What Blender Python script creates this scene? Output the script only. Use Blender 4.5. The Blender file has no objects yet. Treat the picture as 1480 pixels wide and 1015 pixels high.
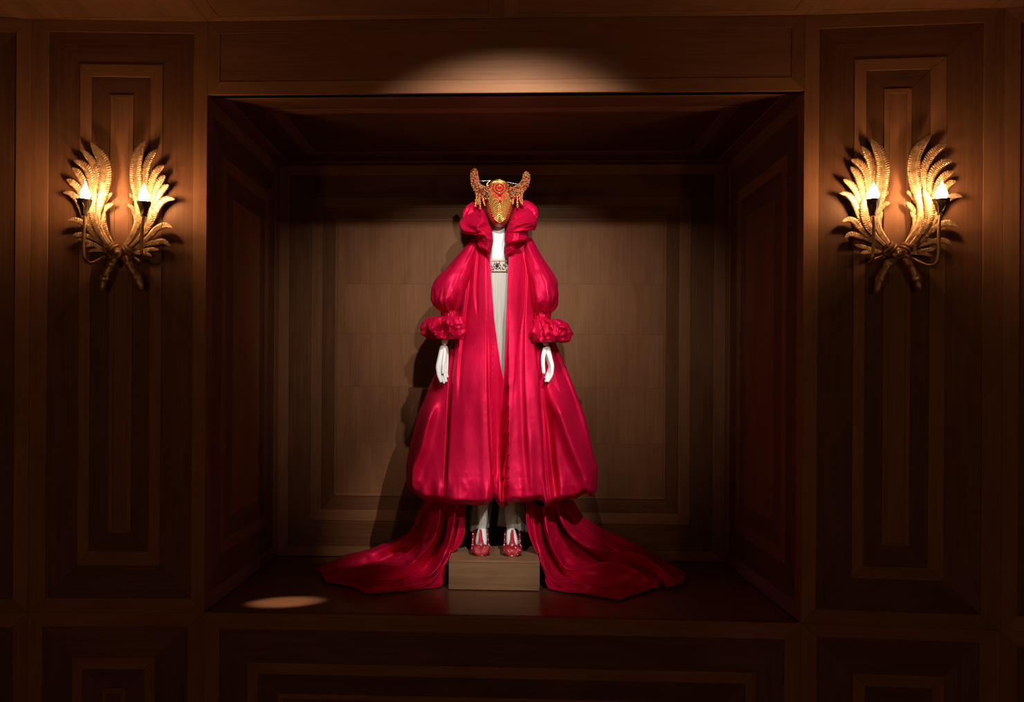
import bpy, bmesh, math, random
import numpy as np
from mathutils import Vector, Matrix

random.seed(7)
S = bpy.context.scene
COL = S.collection

# ------------------------------------------------------------------ camera
F = 1200.0
CX, CY = 671.64, 550.88
PSI, ROLL = 0.0397, 0.0065
DIST, EYE = 3.4426, 1.65
sp, cp = math.sin(PSI), math.cos(PSI)
sr, cr = math.sin(ROLL), math.cos(ROLL)
RIGHT0 = Vector((cp, sp, 0)); FWD = Vector((-sp, cp, 0)); UP0 = Vector((0, 0, 1))
RIGHT = RIGHT0 * cr + UP0 * sr
UP = UP0 * cr - RIGHT0 * sr
CAMP = Vector((0, -DIST, EYE))
cam_data = bpy.data.cameras.new('camera')
cam = bpy.data.objects.new('camera', cam_data)
COL.objects.link(cam)
cam.matrix_world = Matrix(((RIGHT.x, UP.x, -FWD.x, CAMP.x), (RIGHT.y, UP.y, -FWD.y, CAMP.y),
                           (RIGHT.z, UP.z, -FWD.z, CAMP.z), (0, 0, 0, 1)))
cam_data.sensor_width = 36.0
cam_data.lens = F * 36.0 / 1480.0
cam_data.shift_x = (740 - CX) / 1480.0
cam_data.shift_y = (CY - 507.5) / 1480.0
cam_data.clip_start = 0.05
S.camera = cam

# ------------------------------------------------------------------ world, lights, exposure
w = bpy.data.worlds.new('World'); S.world = w; w.use_nodes = True
w.node_tree.nodes['Background'].inputs[0].default_value = (1.0, 0.5, 0.22, 1)
w.node_tree.nodes['Background'].inputs[1].default_value = 0.010

def spot(name, loc, target, watt, size_deg, blend, color, radius=0.04, scale=None):
    l = bpy.data.lights.new(name, 'SPOT'); l.energy = watt; l.spot_size = math.radians(size_deg)
    l.spot_blend = blend; l.color = color; l.shadow_soft_size = radius
    o = bpy.data.objects.new(name, l); COL.objects.link(o)
    o.location = loc
    o.rotation_euler = (Vector(target) - Vector(loc)).to_track_quat('-Z', 'Y').to_euler()
    if scale: o.scale = scale
    return o

WHITE = (1.0, 0.93, 0.86)
# low key spot far out in the room; steep spot just under the ceiling edge; front track spot; two side spots; small framed spot
spot('spot_key', (0.95, -4.6, 3.75), (0.03, 0.70, 2.18), 540, 16, 1.0, WHITE, 0.05)
spot('spot_overhead', (0.06, -0.92, 3.11), (0.0, 0.62, 2.24), 120, 66, 1.0, WHITE, 0.02, (1.15, 0.72, 1))
spot('spot_track', (1.15, -2.7, 3.65), (0.02, 0.62, 1.24), 560, 18, 0.9, WHITE, 0.02)
spot('spot_side', (-1.3, -2.6, 3.05), (0.03, 0.60, 0.84), 175, 14, 0.9, WHITE, 0.03)
spot('spot_pool', (-0.6, -0.85, 3.12), (-0.93, 0.20, 0.669), 560, 6.7, 0.9, (1.0, 0.80, 0.58), 0.012, (1.25, 0.62, 1))
# unseen warm fill added for the front walls, as if from sconces opposite
for x in (-2.3, 2.3):
    l = bpy.data.lights.new('room_fill', 'POINT'); l.energy = 42; l.color = (1.0, 0.56, 0.27); l.shadow_soft_size = 0.15
    o = bpy.data.objects.new('room_fill', l); COL.objects.link(o); o.location = (x, -4.9, 2.0)

S.view_settings.view_transform = 'Standard'
S.view_settings.look = 'None'
S.view_settings.gamma = 1.0
S.view_settings.use_curve_mapping = False
S.view_settings.exposure = 0.0

# ------------------------------------------------------------------ pixel to place helpers (1480 x 1015 photograph)
def ray(u, v):
    return (FWD + RIGHT * ((u - CX) / F) - UP * ((v - CY) / F))
def onY(u, v, Y):
    d = ray(u, v); return CAMP + d * ((Y - CAMP.y) / d.y)
def onZ(u, v, Z):
    d = ray(u, v); return CAMP + d * ((Z - CAMP.z) / d.z)
def onP(u, v, p0, n):
    d = ray(u, v); return CAMP + d * ((p0 - CAMP).dot(n) / d.dot(n))
def onYa(u, v, Y):          # the same for numpy arrays -> (..., 3)
    a = (u - CX) / F; b = -(v - CY) / F
    dx = FWD.x + RIGHT.x * a + UP.x * b; dy = FWD.y + RIGHT.y * a + UP.y * b; dz = FWD.z + RIGHT.z * a + UP.z * b
    t = (Y - CAMP.y) / dy
    return np.stack([CAMP.x + dx * t, CAMP.y + dy * t, CAMP.z + dz * t], -1)

XL = -1.2265; XR = XL + 2.47
ZT = EYE + 1.1958; ZB = EYE - 0.9813       # niche opening top / bottom (ledge)
DEP = 1.1511                                # niche depth
ZC = EYE + 1.503                            # ceiling

# ------------------------------------------------------------------ object helpers
def link(name, mesh, mat=None, parent=None, smooth=False):
    o = bpy.data.objects.new(name, mesh); COL.objects.link(o)
    if mat is not None:
        if isinstance(mat, (list, tuple)):
            for m in mat: mesh.materials.append(m)
        else: mesh.materials.append(mat)
    if parent is not None: o.parent = parent
    if smooth:
        mesh.polygons.foreach_set('use_smooth', [True] * len(mesh.polygons))
    return o
def pydata(name, V, Fc, mat=None, parent=None, smooth=False):
    me = bpy.data.meshes.new(name); me.from_pydata([tuple(p) for p in V], [], [tuple(f) for f in Fc]); me.update()
    return link(name, me, mat, parent, smooth)
def grid(name, P, mat=None, parent=None, smooth=True, closed_u=False, closed_v=False):
    n, m = P.shape[:2]
    idx = np.arange(n * m).reshape(n, m)
    a = idx if not closed_u else np.concatenate([idx, idx[:1]], 0)
    a = a if not closed_v else np.concatenate([a, a[:, :1]], 1)
    q = np.stack([a[:-1, :-1], a[1:, :-1], a[1:, 1:], a[:-1, 1:]], -1).reshape(-1, 4)
    me = bpy.data.meshes.new(name)
    me.from_pydata(P.reshape(-1, 3).tolist(), [], q.tolist()); me.update()
    return link(name, me, mat, parent, smooth)
def bmobj(name, bm, mat=None, parent=None, smooth=False):
    me = bpy.data.meshes.new(name); bm.to_mesh(me); bm.free()
    return link(name, me, mat, parent, smooth)
def thing(name, label, cat, loc, group=None):
    o = bpy.data.objects.new(name, None); COL.objects.link(o); o.location = loc
    o.empty_display_size = 0.1
    o['label'] = label; o['category'] = cat
    if group: o['group'] = group
    return o
def fix_parent(root):
    # children were written in world coordinates: move the Empty's offset out of them
    bpy.context.view_layer.update()
    inv = root.matrix_world.inverted()
    for c in list(root.children):
        c.matrix_parent_inverse = inv
def structure(o):
    o['kind'] = 'structure'; return o

def curve(pts):
    """cubic interpolator through (x, y) points"""
    pts = sorted(pts); x = np.array([p[0] for p in pts], float); y = np.array([p[1] for p in pts], float)
    d = np.diff(y) / np.diff(x); m = np.empty_like(y)
    m[0], m[-1] = d[0], d[-1]
    for i in range(1, len(x) - 1):
        m[i] = 0 if d[i - 1] * d[i] <= 0 else 2 * d[i - 1] * d[i] / (d[i - 1] + d[i])
    def f(q):
        q = np.clip(np.asarray(q, float), x[0], x[-1])
        i = np.clip(np.searchsorted(x, q) - 1, 0, len(x) - 2)
        h = x[i + 1] - x[i]; t = (q - x[i]) / h
        return ((2 * t**3 - 3 * t**2 + 1) * y[i] + (t**3 - 2 * t**2 + t) * h * m[i]
                + (-2 * t**3 + 3 * t**2) * y[i + 1] + (t**3 - t**2) * h * m[i + 1])
    return f
def catmull(P, n):
    """n samples of a Catmull-Rom through the rows of P, evenly by chord length"""
    P = np.asarray(P, float)
    L = np.concatenate([[0], np.cumsum(np.linalg.norm(np.diff(P, axis=0), axis=1))]) + np.arange(len(P)) * 1e-9
    T = np.gradient(P, L, axis=0) if len(P) > 2 else np.repeat((P[1:] - P[:1]) / L[-1], 2, 0)
    q = np.linspace(0, L[-1], n); i = np.clip(np.searchsorted(L, q) - 1, 0, len(P) - 2)
    h = (L[i + 1] - L[i])[:, None]; t = ((q - L[i]) / (L[i + 1] - L[i]))[:, None]
    return ((2 * t**3 - 3 * t**2 + 1) * P[i] + (t**3 - 2 * t**2 + t) * h * T[i]
            + (-2 * t**3 + 3 * t**2) * P[i + 1] + (t**3 - t**2) * h * T[i + 1])
def sstep(x, a, b):
    t = np.clip((x - a) / (b - a), 0, 1); return t * t * (3 - 2 * t)

def vnoise(P, seed=0):
    """value noise in [0,1], P (...,3)"""
    P = np.asarray(P, float); i = np.floor(P).astype(np.int64); f = P - i; f = f * f * (3 - 2 * f)
    def h(x, y, z):
        n = (x * 374761393 + y * 668265263 + z * 2147483647 + seed * 1274126177) & 0xffffffff
        n = ((n ^ (n >> 13)) * 1274126177) & 0xffffffff
        n = ((n ^ (n >> 16)) * 2246822519) & 0xffffffff
        return ((n ^ (n >> 15)) & 0xffff) / 65535.0
    r = 0
    for dx in (0, 1):
        for dy in (0, 1):
            for dz in (0, 1):
                wgt = (f[..., 0] if dx else 1 - f[..., 0]) * (f[..., 1] if dy else 1 - f[..., 1]) * (f[..., 2] if dz else 1 - f[..., 2])
                r = r + wgt * h(i[..., 0] + dx, i[..., 1] + dy, i[..., 2] + dz)
    return r
def fbm(P, seed=0, o=3):
    r = 0; a = 0.5
    for k in range(o):
        r = r + a * (vnoise(P * 2**k, seed + k) - 0.5) * 2; a *= 0.5
    return r
def ridged(P, seed=0, o=2):
    r = 0; a = 0.6
    for k in range(o):
        r = r + a * (1 - 2 * np.abs(vnoise(P * 2**k, seed + 11 * k) * 2 - 1)); a *= 0.45
    return r

# ------------------------------------------------------------------ materials
def new_mat(name):
    m = bpy.data.materials.new(name); m.use_nodes = True
    return m, m.node_tree.nodes, m.node_tree.links, m.node_tree.nodes['Principled BSDF']
def wood(name, dark, light, rough=0.5, coat=0.0, spec=0.16):
    m, N, L, B = new_mat(name)
    tc = N.new('ShaderNodeTexCoord'); oi = N.new('ShaderNodeObjectInfo')
    add = N.new('ShaderNodeVectorMath'); add.operation = 'MULTIPLY_ADD'
    add.inputs[1].default_value = (17, 13, 7)
    L.new(oi.outputs['Random'], add.inputs[0]); L.new(tc.outputs['Object'], add.inputs[2])
    mp = N.new('ShaderNodeMapping'); mp.inputs['Scale'].default_value = (1.6, 55, 55)
    L.new(add.outputs[0], mp.inputs[0])
    n1 = N.new('ShaderNodeTexNoise'); n1.inputs['Scale'].default_value = 1.6; n1.inputs['Detail'].default_value = 6; n1.inputs['Roughness'].default_value = 0.65
    L.new(mp.outputs[0], n1.inputs[0])
    mp2 = N.new('ShaderNodeMapping'); mp2.inputs['Scale'].default_value = (2.2, 9, 9)
    L.new(add.outputs[0], mp2.inputs[0])
    n2 = N.new('ShaderNodeTexNoise'); n2.inputs['Scale'].default_value = 1.0; n2.inputs['Detail'].default_value = 3; n2.inputs['Distortion'].default_value = 0.8
    L.new(mp2.outputs[0], n2.inputs[0])
    mx = N.new('ShaderNodeMath'); mx.operation = 'MULTIPLY_ADD'; mx.inputs[1].default_value = 0.55
    L.new(n1.outputs[0], mx.inputs[0])
    m2 = N.new('ShaderNodeMath'); m2.operation = 'MULTIPLY'; m2.inputs[1].default_value = 0.45
    L.new(n2.outputs[0], m2.inputs[0]); L.new(m2.outputs[0], mx.inputs[2])
    rp = N.new('ShaderNodeValToRGB'); rp.color_ramp.elements[0].position = 0.30; rp.color_ramp.elements[1].position = 0.72
    rp.color_ramp.elements[0].color = (*dark, 1); rp.color_ramp.elements[1].color = (*light, 1)
    L.new(mx.outputs[0], rp.inputs[0])
    hs = N.new('ShaderNodeHueSaturation')
    mr = N.new('ShaderNodeMapRange'); mr.inputs['To Min'].default_value = 0.85; mr.inputs['To Max'].default_value = 1.15
    L.new(oi.outputs['Random'], mr.inputs[0]); L.new(mr.outputs[0], hs.inputs['Value']); L.new(rp.outputs[0], hs.inputs['Color'])
    L.new(hs.outputs[0], B.inputs['Base Color'])
    B.inputs['Roughness'].default_value = rough; B.inputs['Specular IOR Level'].default_value = spec
    B.inputs['Specular Tint'].default_value = (1, .78, .58, 1); B.inputs['Coat Weight'].default_value = coat; B.inputs['Coat Roughness'].default_value = 0.25
    bp = N.new('ShaderNodeBump'); bp.inputs['Strength'].default_value = 0.12; bp.inputs['Distance'].default_value = 0.002
    L.new(n1.outputs[0], bp.inputs['Height']); L.new(bp.outputs[0], B.inputs['Normal'])
    return m
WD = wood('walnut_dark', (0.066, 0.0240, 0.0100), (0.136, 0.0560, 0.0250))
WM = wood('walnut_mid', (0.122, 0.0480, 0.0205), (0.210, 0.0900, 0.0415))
WL = wood('walnut_light', (0.132, 0.0540, 0.0225), (0.225, 0.0980, 0.0445))
WF = wood('floor_wood', (0.085, 0.033, 0.015), (0.160, 0.068, 0.033), 0.30, 0.4)
WP = wood('plinth_wood', (0.190, 0.098, 0.050), (0.340, 0.195, 0.105), 0.38, 0.2)
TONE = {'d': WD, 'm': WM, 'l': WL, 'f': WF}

def satin(name, col, rough=0.49, bump=0.03, sheen=0.0, tint=(1.0, 0.25, 0.4)):
    m, N, L, B = new_mat(name)
    tc = N.new('ShaderNodeTexCoord')
    n = N.new('ShaderNodeTexNoise'); n.inputs['Scale'].default_value = 6; n.inputs['Detail'].default_value = 5
    L.new(tc.outputs['Object'], n.inputs[0])
    rp = N.new('ShaderNodeValToRGB')
    rp.color_ramp.elements[0].color = (col[0] * 0.88, col[1] * 0.85, col[2] * 0.85, 1); rp.color_ramp.elements[1].color = (min(1, col[0] * 1.1), col[1] * 1.15, col[2] * 1.15, 1)
    rp.color_ramp.elements[0].position = 0.3; rp.color_ramp.elements[1].position = 0.7
    L.new(n.outputs[0], rp.inputs[0]); L.new(rp.outputs[0], B.inputs['Base Color'])
    B.inputs['Roughness'].default_value = rough; B.inputs['Metallic'].default_value = 0.30
    B.inputs['Specular IOR Level'].default_value = 0.45; B.inputs['Specular Tint'].default_value = (*tint, 1)
    v = N.new('ShaderNodeTexNoise'); v.inputs['Scale'].default_value = 22; v.inputs['Detail'].default_value = 4; v.inputs['Distortion'].default_value = 1.2
    L.new(tc.outputs['Object'], v.inputs[0])
    bp = N.new('ShaderNodeBump'); bp.inputs['Strength'].default_value = bump; bp.inputs['Distance'].default_value = 0.012
    L.new(v.outputs[0], bp.inputs['Height']); L.new(bp.outputs[0], B.inputs['Normal'])
    return m
RED = satin('crimson_satin', (0.575, 0.0040, 0.048))
def plain(name, col, rough=0.5, metal=0.0, bumpscale=None, bump=0.2, var=0.12, spec=0.5, scale=30):
    m, N, L, B = new_mat(name)
    tc = N.new('ShaderNodeTexCoord')
    n = N.new('ShaderNodeTexNoise'); n.inputs['Scale'].default_value = scale; n.inputs['Detail'].default_value = 4
    L.new(tc.outputs['Object'], n.inputs[0])
    rp = N.new('ShaderNodeValToRGB')
    rp.color_ramp.elements[0].color = (*[c * (1 - var) for c in col], 1); rp.color_ramp.elements[1].color = (*[min(1, c * (1 + var)) for c in col], 1)
    rp.color_ramp.elements[0].position = 0.3; rp.color_ramp.elements[1].position = 0.7
    L.new(n.outputs[0], rp.inputs[0]); L.new(rp.outputs[0], B.inputs['Base Color'])
    B.inputs['Roughness'].default_value = rough; B.inputs['Metallic'].default_value = metal; B.inputs['Specular IOR Level'].default_value = spec
    if bumpscale:
        nb = N.new('ShaderNodeTexNoise'); nb.inputs['Scale'].default_value = bumpscale; nb.inputs['Detail'].default_value = 3
        L.new(tc.outputs['Object'], nb.inputs[0])
        bp = N.new('ShaderNodeBump'); bp.inputs['Strength'].default_value = bump; bp.inputs['Distance'].default_value = 0.004
        L.new(nb.outputs[0], bp.inputs['Height']); L.new(bp.outputs[0], B.inputs['Normal'])
    return m
GILT = plain('antique_gilt', (0.43, 0.245, 0.115), 0.42, 0.75, 160, 0.35, 0.45, scale=55)
BRONZE = plain('dark_bronze', (0.10, 0.062, 0.028), 0.5, 0.7, 120, 0.3, 0.3)
BRASS = plain('aged_brass', (0.36, 0.22, 0.085), 0.35, 0.85, None, 0, 0.2)
WHITEPAINT = plain('white_lacquer', (0.86, 0.89, 0.88), 0.35, 0.0, None, 0, 0.02)
GOLD = plain('bright_gold', (0.80, 0.47, 0.13), 0.30, 0.65, None, 0, 0.15)
GOLDBEAD = plain('gold_bead', (0.66, 0.40, 0.14), 0.25, 0.5, None, 0, 0.25, scale=300)
REDBEAD = plain('red_bead', (0.50, 0.010, 0.018), 0.12, 0.0, None, 0, 0.3, 0.9, scale=300)
STONE_CLEAR = plain('clear_crystal', (0.78, 0.74, 0.76), 0.12, 0.15, None, 0, 0.2, 0.9, scale=200)
STONE_BLUE = plain('slate_crystal', (0.05, 0.07, 0.09), 0.08, 0.2, None, 0, 0.2, 0.9, scale=200)
STONE_AMBER = plain('bronze_crystal', (0.20, 0.12, 0.05), 0.12, 0.3, None, 0, 0.3, 0.9, scale=200)
REDGLITTER = plain('red_sequin', (0.36, 0.010, 0.022), 0.22, 0.25, 400, 0.6, 0.4, 0.8, scale=400)
WIRE = plain('steel_wire', (0.7, 0.68, 0.64), 0.3, 0.9)

def chiffon(name, col, alpha):
    m, N, L, B = new_mat(name)
    tc = N.new('ShaderNodeTexCoord')
    mp = N.new('ShaderNodeMapping'); mp.inputs['Scale'].default_value = (90, 90, 1.5); L.new(tc.outputs['Object'], mp.inputs[0])
    n = N.new('ShaderNodeTexNoise'); n.inputs['Scale'].default_value = 1; n.inputs['Detail'].default_value = 3; L.new(mp.outputs[0], n.inputs[0])
    rp = N.new('ShaderNodeValToRGB'); rp.color_ramp.elements[0].color = (*[c * 0.75 for c in col], 1); rp.color_ramp.elements[1].color = (*col, 1)
    rp.color_ramp.elements[0].position = 0.35; rp.color_ramp.elements[1].position = 0.65
    L.new(n.outputs[0], rp.inputs[0]); L.new(rp.outputs[0], B.inputs['Base Color'])
    B.inputs['Roughness'].default_value = 0.75; B.inputs['Alpha'].default_value = alpha
    return m
CREAM = chiffon('ivory_chiffon', (0.62, 0.60, 0.54), 1.0)
SHEER = chiffon('sheer_chiffon', (0.42, 0.38, 0.31), 0.45)
NUDE = plain('ivory_bodice', (0.58, 0.52, 0.45), 0.7)

# ------------------------------------------------------------------ panelled walls: mitred boards on a backing
def board(parent, name, pts2, O, U, V, Nn, z0, z1, mat, ins=0.0011):
    """one board with its own depth: pts2 = four corners in the panel plane (metres)"""
    p = [Vector(q) for q in pts2]
    e0 = (p[1] - p[0]); e1 = (p[2] - p[1])
    ax = e0 if e0.length + (p[3] - p[2]).length >= e1.length + (p[0] - p[3]).length else e1
    ax = ax.normalized()
    c = sum(p, Vector((0, 0))) / 4
    ay = Vector((-ax.y, ax.x))
    AX = U * ax.x + V * ax.y; AY = U * ay.x + V * ay.y; AZ = Nn
    if AX.cross(AY).dot(AZ) < 0: AY = -AY; ay = -ay
    loc = O + U * c.x + V * c.y
    q = [((a - c).dot(ax), (a - c).dot(ay)) for a in p]
    def shrink(k):
        out = []
        for i in range(4):
            x, y = q[i]; px, py = q[i - 1]; nx, ny = q[(i + 1) % 4]
            a = Vector((px - x, py - y)).normalized(); b = Vector((nx - x, ny - y)).normalized()
            s = abs(a.x * b.y - a.y * b.x); s = max(s, 0.2)
            d = (a + b) * (k / s); out.append((x + d.x, y + d.y))
        return out
    Vt = [(x, y, z0) for x, y in shrink(0.0002)] + [(x, y, z1 - 0.001) for x, y in shrink(0.0002)] + [(x, y, z1) for x, y in shrink(ins)]
    Fc = [(0, 3, 2, 1), (8, 9, 10, 11)]
    for k in (0, 4):
        for i in range(4):
            j = (i + 1) % 4; Fc.append((k + i, k + j, k + 4 + j, k + 4 + i))
    area = sum(q[i][0] * q[(i + 1) % 4][1] - q[(i + 1) % 4][0] * q[i][1] for i in range(4))
    if area < 0: Fc = [f[::-1] for f in Fc]
    o = pydata(name, Vt, Fc, mat, parent)
    o.matrix_world = Matrix(((AX.x, AY.x, AZ.x, loc.x), (AX.y, AY.y, AZ.y, loc.y), (AX.z, AY.z, AZ.z, loc.z), (0, 0, 0, 1)))
    return o
def inlay(parent, O, U, V, Nn, rects, tones, centre, split=None, base=0.0):
    """nested rects (u0,v0,u1,v1); each pair of rects gives four mitred boards"""
    H = {'l': 0.0125, 'm': 0.0105, 'd': 0.0090, 'f': 0.0090}
    for k in range(len(rects) - 1):
        a, b = rects[k], rects[k + 1]
        A = [(a[0], a[1]), (a[2], a[1]), (a[2], a[3]), (a[0], a[3])]
        Bq = [(b[0], b[1]), (b[2], b[1]), (b[2], b[3]), (b[0], b[3])]
        for i in range(4):
            j = (i + 1) % 4
            wd = (Vector(A[i]) - Vector(Bq[i])).length
            if wd < 0.002: continue
            t = tones[k]
            board(parent, 'inlay_strip' if t == 'l' else 'inlay_board', [A[i], A[j], Bq[j], Bq[i]], O, U, V, Nn, base, base + H[t], TONE[t])
    r = rects[-1]
    cuts = [r[1]] + (split or []) + [r[3]]
    for a, b in zip(cuts[:-1], cuts[1:]):
        if split: # sheets with upright grain
            n = 1
            o = board(parent, 'veneer_sheet', [(r[0], a), (r[2], a), (r[2], b), (r[0], b)], O, U, V, Nn, base, base + H[centre], TONE[centre], 0.0004)
            if (r[2] - r[0]) > (b - a):   # turn grain upright
                me = o.data
                R = Matrix.Rotation(math.radians(90), 4, 'Z')
                me.transform(R.inverted()); o.matrix_world = o.matrix_world @ R
        else:
            board(parent, 'centre_panel', [(r[0], a), (r[2], a), (r[2], b), (r[0], b)], O, U, V, Nn, base, base + H[centre], TONE[centre])
def backing(name, O, U, V, Nn, r, th=0.03):
    P = [O + U * x + V * y + Nn * z for z in (-th, -0.0005) for x, y in ((r[0], r[1]), (r[2], r[1]), (r[2], r[3]), (r[0], r[3]))]
    return structure(pydata(name, P, [(0, 3, 2, 1), (4, 5, 6, 7), (0, 1, 5, 4), (1, 2, 6, 5), (2, 3, 7, 6), (3, 0, 4, 7)], WD))

Xv, Yv, Zv = Vector((1, 0, 0)), Vector((0, 1, 0)), Vector((0, 0, 1))
def rect_px(l, t, r, b, O, U, V, Nn):
    """a rectangle measured at its edges on the photograph, put on the plane"""
    um, vm = (l + r) / 2, (t + b) / 2
    f = lambda u, v: (onP(u, v, O, Nn) - O)
    return (f(l, vm).dot(U), f(um, b).dot(V), f(r, vm).dot(U), f(um, t).dot(V))

T = 0.0125   # boards stand this far off their backing; backings sit back by it
# back wall of the niche
O = Vector((0, DEP + T, EYE)); Nn = Vector((0, -1, 0))
wb = backing('wall_back', O, Xv, Zv, Nn, (XL - 0.05, -1.0, XR + 0.05, 1.22))
R0 = (XL, ZB - EYE, XR, ZT - EYE)
px = lambda *a: rect_px(*a, O, Xv, Zv, Nn)
rects = [R0, px(418, 254, 1030, 792), px(450, 285, 997, 755), px(466, 300, 980, 739), px(484, 316.5, 962, 719), px(488, 320, 958, 714.5)]
c = rects[-1]
cuts = sorted([(onP(725, v, O, Nn) - O).z for v in (411, 483, 560, 640)])
inlay(wb, O, Xv, Zv, Nn, rects, ['l', 'd', 'l', 'd', 'l'], 'm', cuts)
# niche sides
for side, X, s in (('left', XL, 1), ('right', XR, -1)):
    O = Vector((X - s * T, 0, EYE)); Nn = Vector((s, 0, 0))
    ws = backing('wall_niche_' + side, O, Yv, Zv, Nn, (0.001, -1.0, DEP + T, 1.22))
    a = (0.002, ZB - EYE, DEP, ZT - EYE)
    k = lambda d: (a[0] + d, a[1] + d, a[2] - d, a[3] - d)
    inlay(ws, O, Yv, Zv, Nn, [a, k(.07), k(.20), k(.26), k(.36)], ['l', 'd', 'm', 'd'], 'm')
# niche ceiling
O = Vector((0, 0, ZT + T)); Nn = Vector((0, 0, -1))
wt = backing('ceiling_niche', O, Xv, Yv, Nn, (XL - 0.05, 0.001, XR + 0.05, DEP + T))
a = (XL, 0.002, XR, DEP); k = lambda d: (a[0] + d, a[1] + d, a[2] - d, a[3] - d)
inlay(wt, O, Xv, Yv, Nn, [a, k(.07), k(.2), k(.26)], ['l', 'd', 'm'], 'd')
# niche floor (the ledge)
O = Vector((0, 0, ZB - T)); Nn = Vector((0, 0, 1))
wf = backing('floor_niche', O, Xv, Yv, Nn, (XL - 0.05, 0.001, XR + 0.05, DEP + T))
a = (XL, 0.0, XR, DEP)
inlay(wf, O, Xv, Yv, Nn, [a, (XL + .06, .06, XR - .06, DEP - .06)], ['f'], 'f')

# front wall, three facets wide on each side, with low panels beneath
def facet(name, O, U, panels, r):
    Nn = Vector((U.y, -U.x, 0)).normalized()
    O2 = O - Nn * T
    b = backing(name, O2, U, Zv, Nn, r)
    for rects, tones, centre in panels:
        inlay(b, O2, U, Zv, Nn, rects, tones, centre)
    return b
zt, zb = ZC - EYE, ZB - EYE
ANG = math.radians(3.6)
U_L = Vector((math.cos(ANG), math.sin(ANG), 0)); O_L = Vector((XL, 0, EYE)); N_L = Vector((U_L.y, -U_L.x, 0))
U_R = Vector((math.cos(ANG), -math.sin(ANG), 0)); O_R = Vector((XR, 0, EYE)); N_R = Vector((U_R.y, -U_R.x, 0))
# centre: fascia above and apron below the niche
O = Vector((0, 0, EYE)); Nn = Vector((0, -1, 0)); px = lambda *a: rect_px(*a, O, Xv, Zv, Nn)
top = (XL, ZT - EYE, XR, zt)
fascia = facet('wall_front_top', O, Xv, [([top, (XL + .052, top[1] + .055, XR - .052, top[3] - .05)], ['l'], 'm')], (XL, ZT - EYE, XR, zt))
bot = (XL, -EYE, XR, zb)
w1 = 0.066
i1 = (XL + .066, -EYE + .1, XR - .066, zb - w1); i2 = px(356, 953, 1092, 1300); i3 = px(372, 969, 1076, 1290); i4 = px(400, 997, 1048, 1270); i5 = px(408, 1004, 1040, 1264)
i2 = (i2[0], i2[1], i2[2], zb - .205); i3 = (i3[0], i3[1], i3[2], zb - .252); i4 = (i4[0], i4[1], i4[2], zb - .333); i5 = (i5[0], i5[1], i5[2], zb - .355)
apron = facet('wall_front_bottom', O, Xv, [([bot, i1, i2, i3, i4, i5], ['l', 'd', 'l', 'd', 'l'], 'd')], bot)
def side_panel(name, O, U, Nn, sgn, upper, lower, wpan):
    def f(rs): return [rect_px(*r, O - Nn * 0, U, Zv, Nn) for r in rs]
    up = f(upper); lo = f(lower)
    a, b = (-wpan, 0) if sgn < 0 else (0, wpan)
    up = [(a, zb, b, zt)] + up; lo = [(a, -EYE, b, zb)] + [(r[0], -EYE + .03 + .045 * i, r[2], r[3]) for i, r in enumerate(lo)]
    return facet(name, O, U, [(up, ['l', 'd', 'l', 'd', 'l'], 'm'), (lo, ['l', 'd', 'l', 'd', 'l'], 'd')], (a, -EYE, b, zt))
wl = (onP(47, 500, O_L, N_L) - O_L).length; wr = (onP(1443, 500, O_R, N_R) - O_R).length
side_panel('wall_left', O_L, U_L, N_L, -1,
           [(68, 47, 278, 865), (113.5, 93, 233, 818), (130, 111, 216, 797), (157.5, 137, 191, 771), (164, 143, 184.5, 765)],
           [(60, 906, 270, 1200), (103, 951, 223, 1180), (118, 968, 208, 1160), (147, 995, 181, 1120), (154, 1003, 173, 1110)], wl)
side_panel('wall_right', O_R, U_R, N_R, 1,
           [(1182, 37, 1420, 885), (1233, 84, 1366, 838), (1250, 101, 1343, 820), (1276, 128, 1316, 790), (1284, 135, 1309, 787)],
           [(1180, 925, 1414, 1200), (1232, 976, 1364, 1180), (1250, 994, 1346, 1160), (1278, 1024, 1318, 1130), (1286, 1032, 1310, 1120)], wr)
# next facets
for name, O0, U0, ww, s in (('wall_far_left', O_L, U_L, wl, -1), ('wall_far_right', O_R, U_R, wr, 1)):
    Of = O0 + U0 * (s * ww)
    Uf = Vector((math.cos(ANG * 2.2), -s * math.sin(ANG * 2.2), 0))
    wp = 0.9
    for_r = (-wp, -EYE, 0, zt) if s < 0 else (0, -EYE, wp, zt)
    def sub(lo_, hi_): 
        A = (for_r[0], lo_, for_r[2], hi_); k = lambda d: (A[0] + d, A[1] + d, A[2] - d, A[3] - d)
        return [A, k(.06), k(.19), k(.24)]
    facet(name, Of, Uf, [(sub(zb, zt), ['l', 'd', 'l'], 'd'), (sub(-EYE, zb), ['l', 'd', 'l'], 'd')], for_r)
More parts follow.
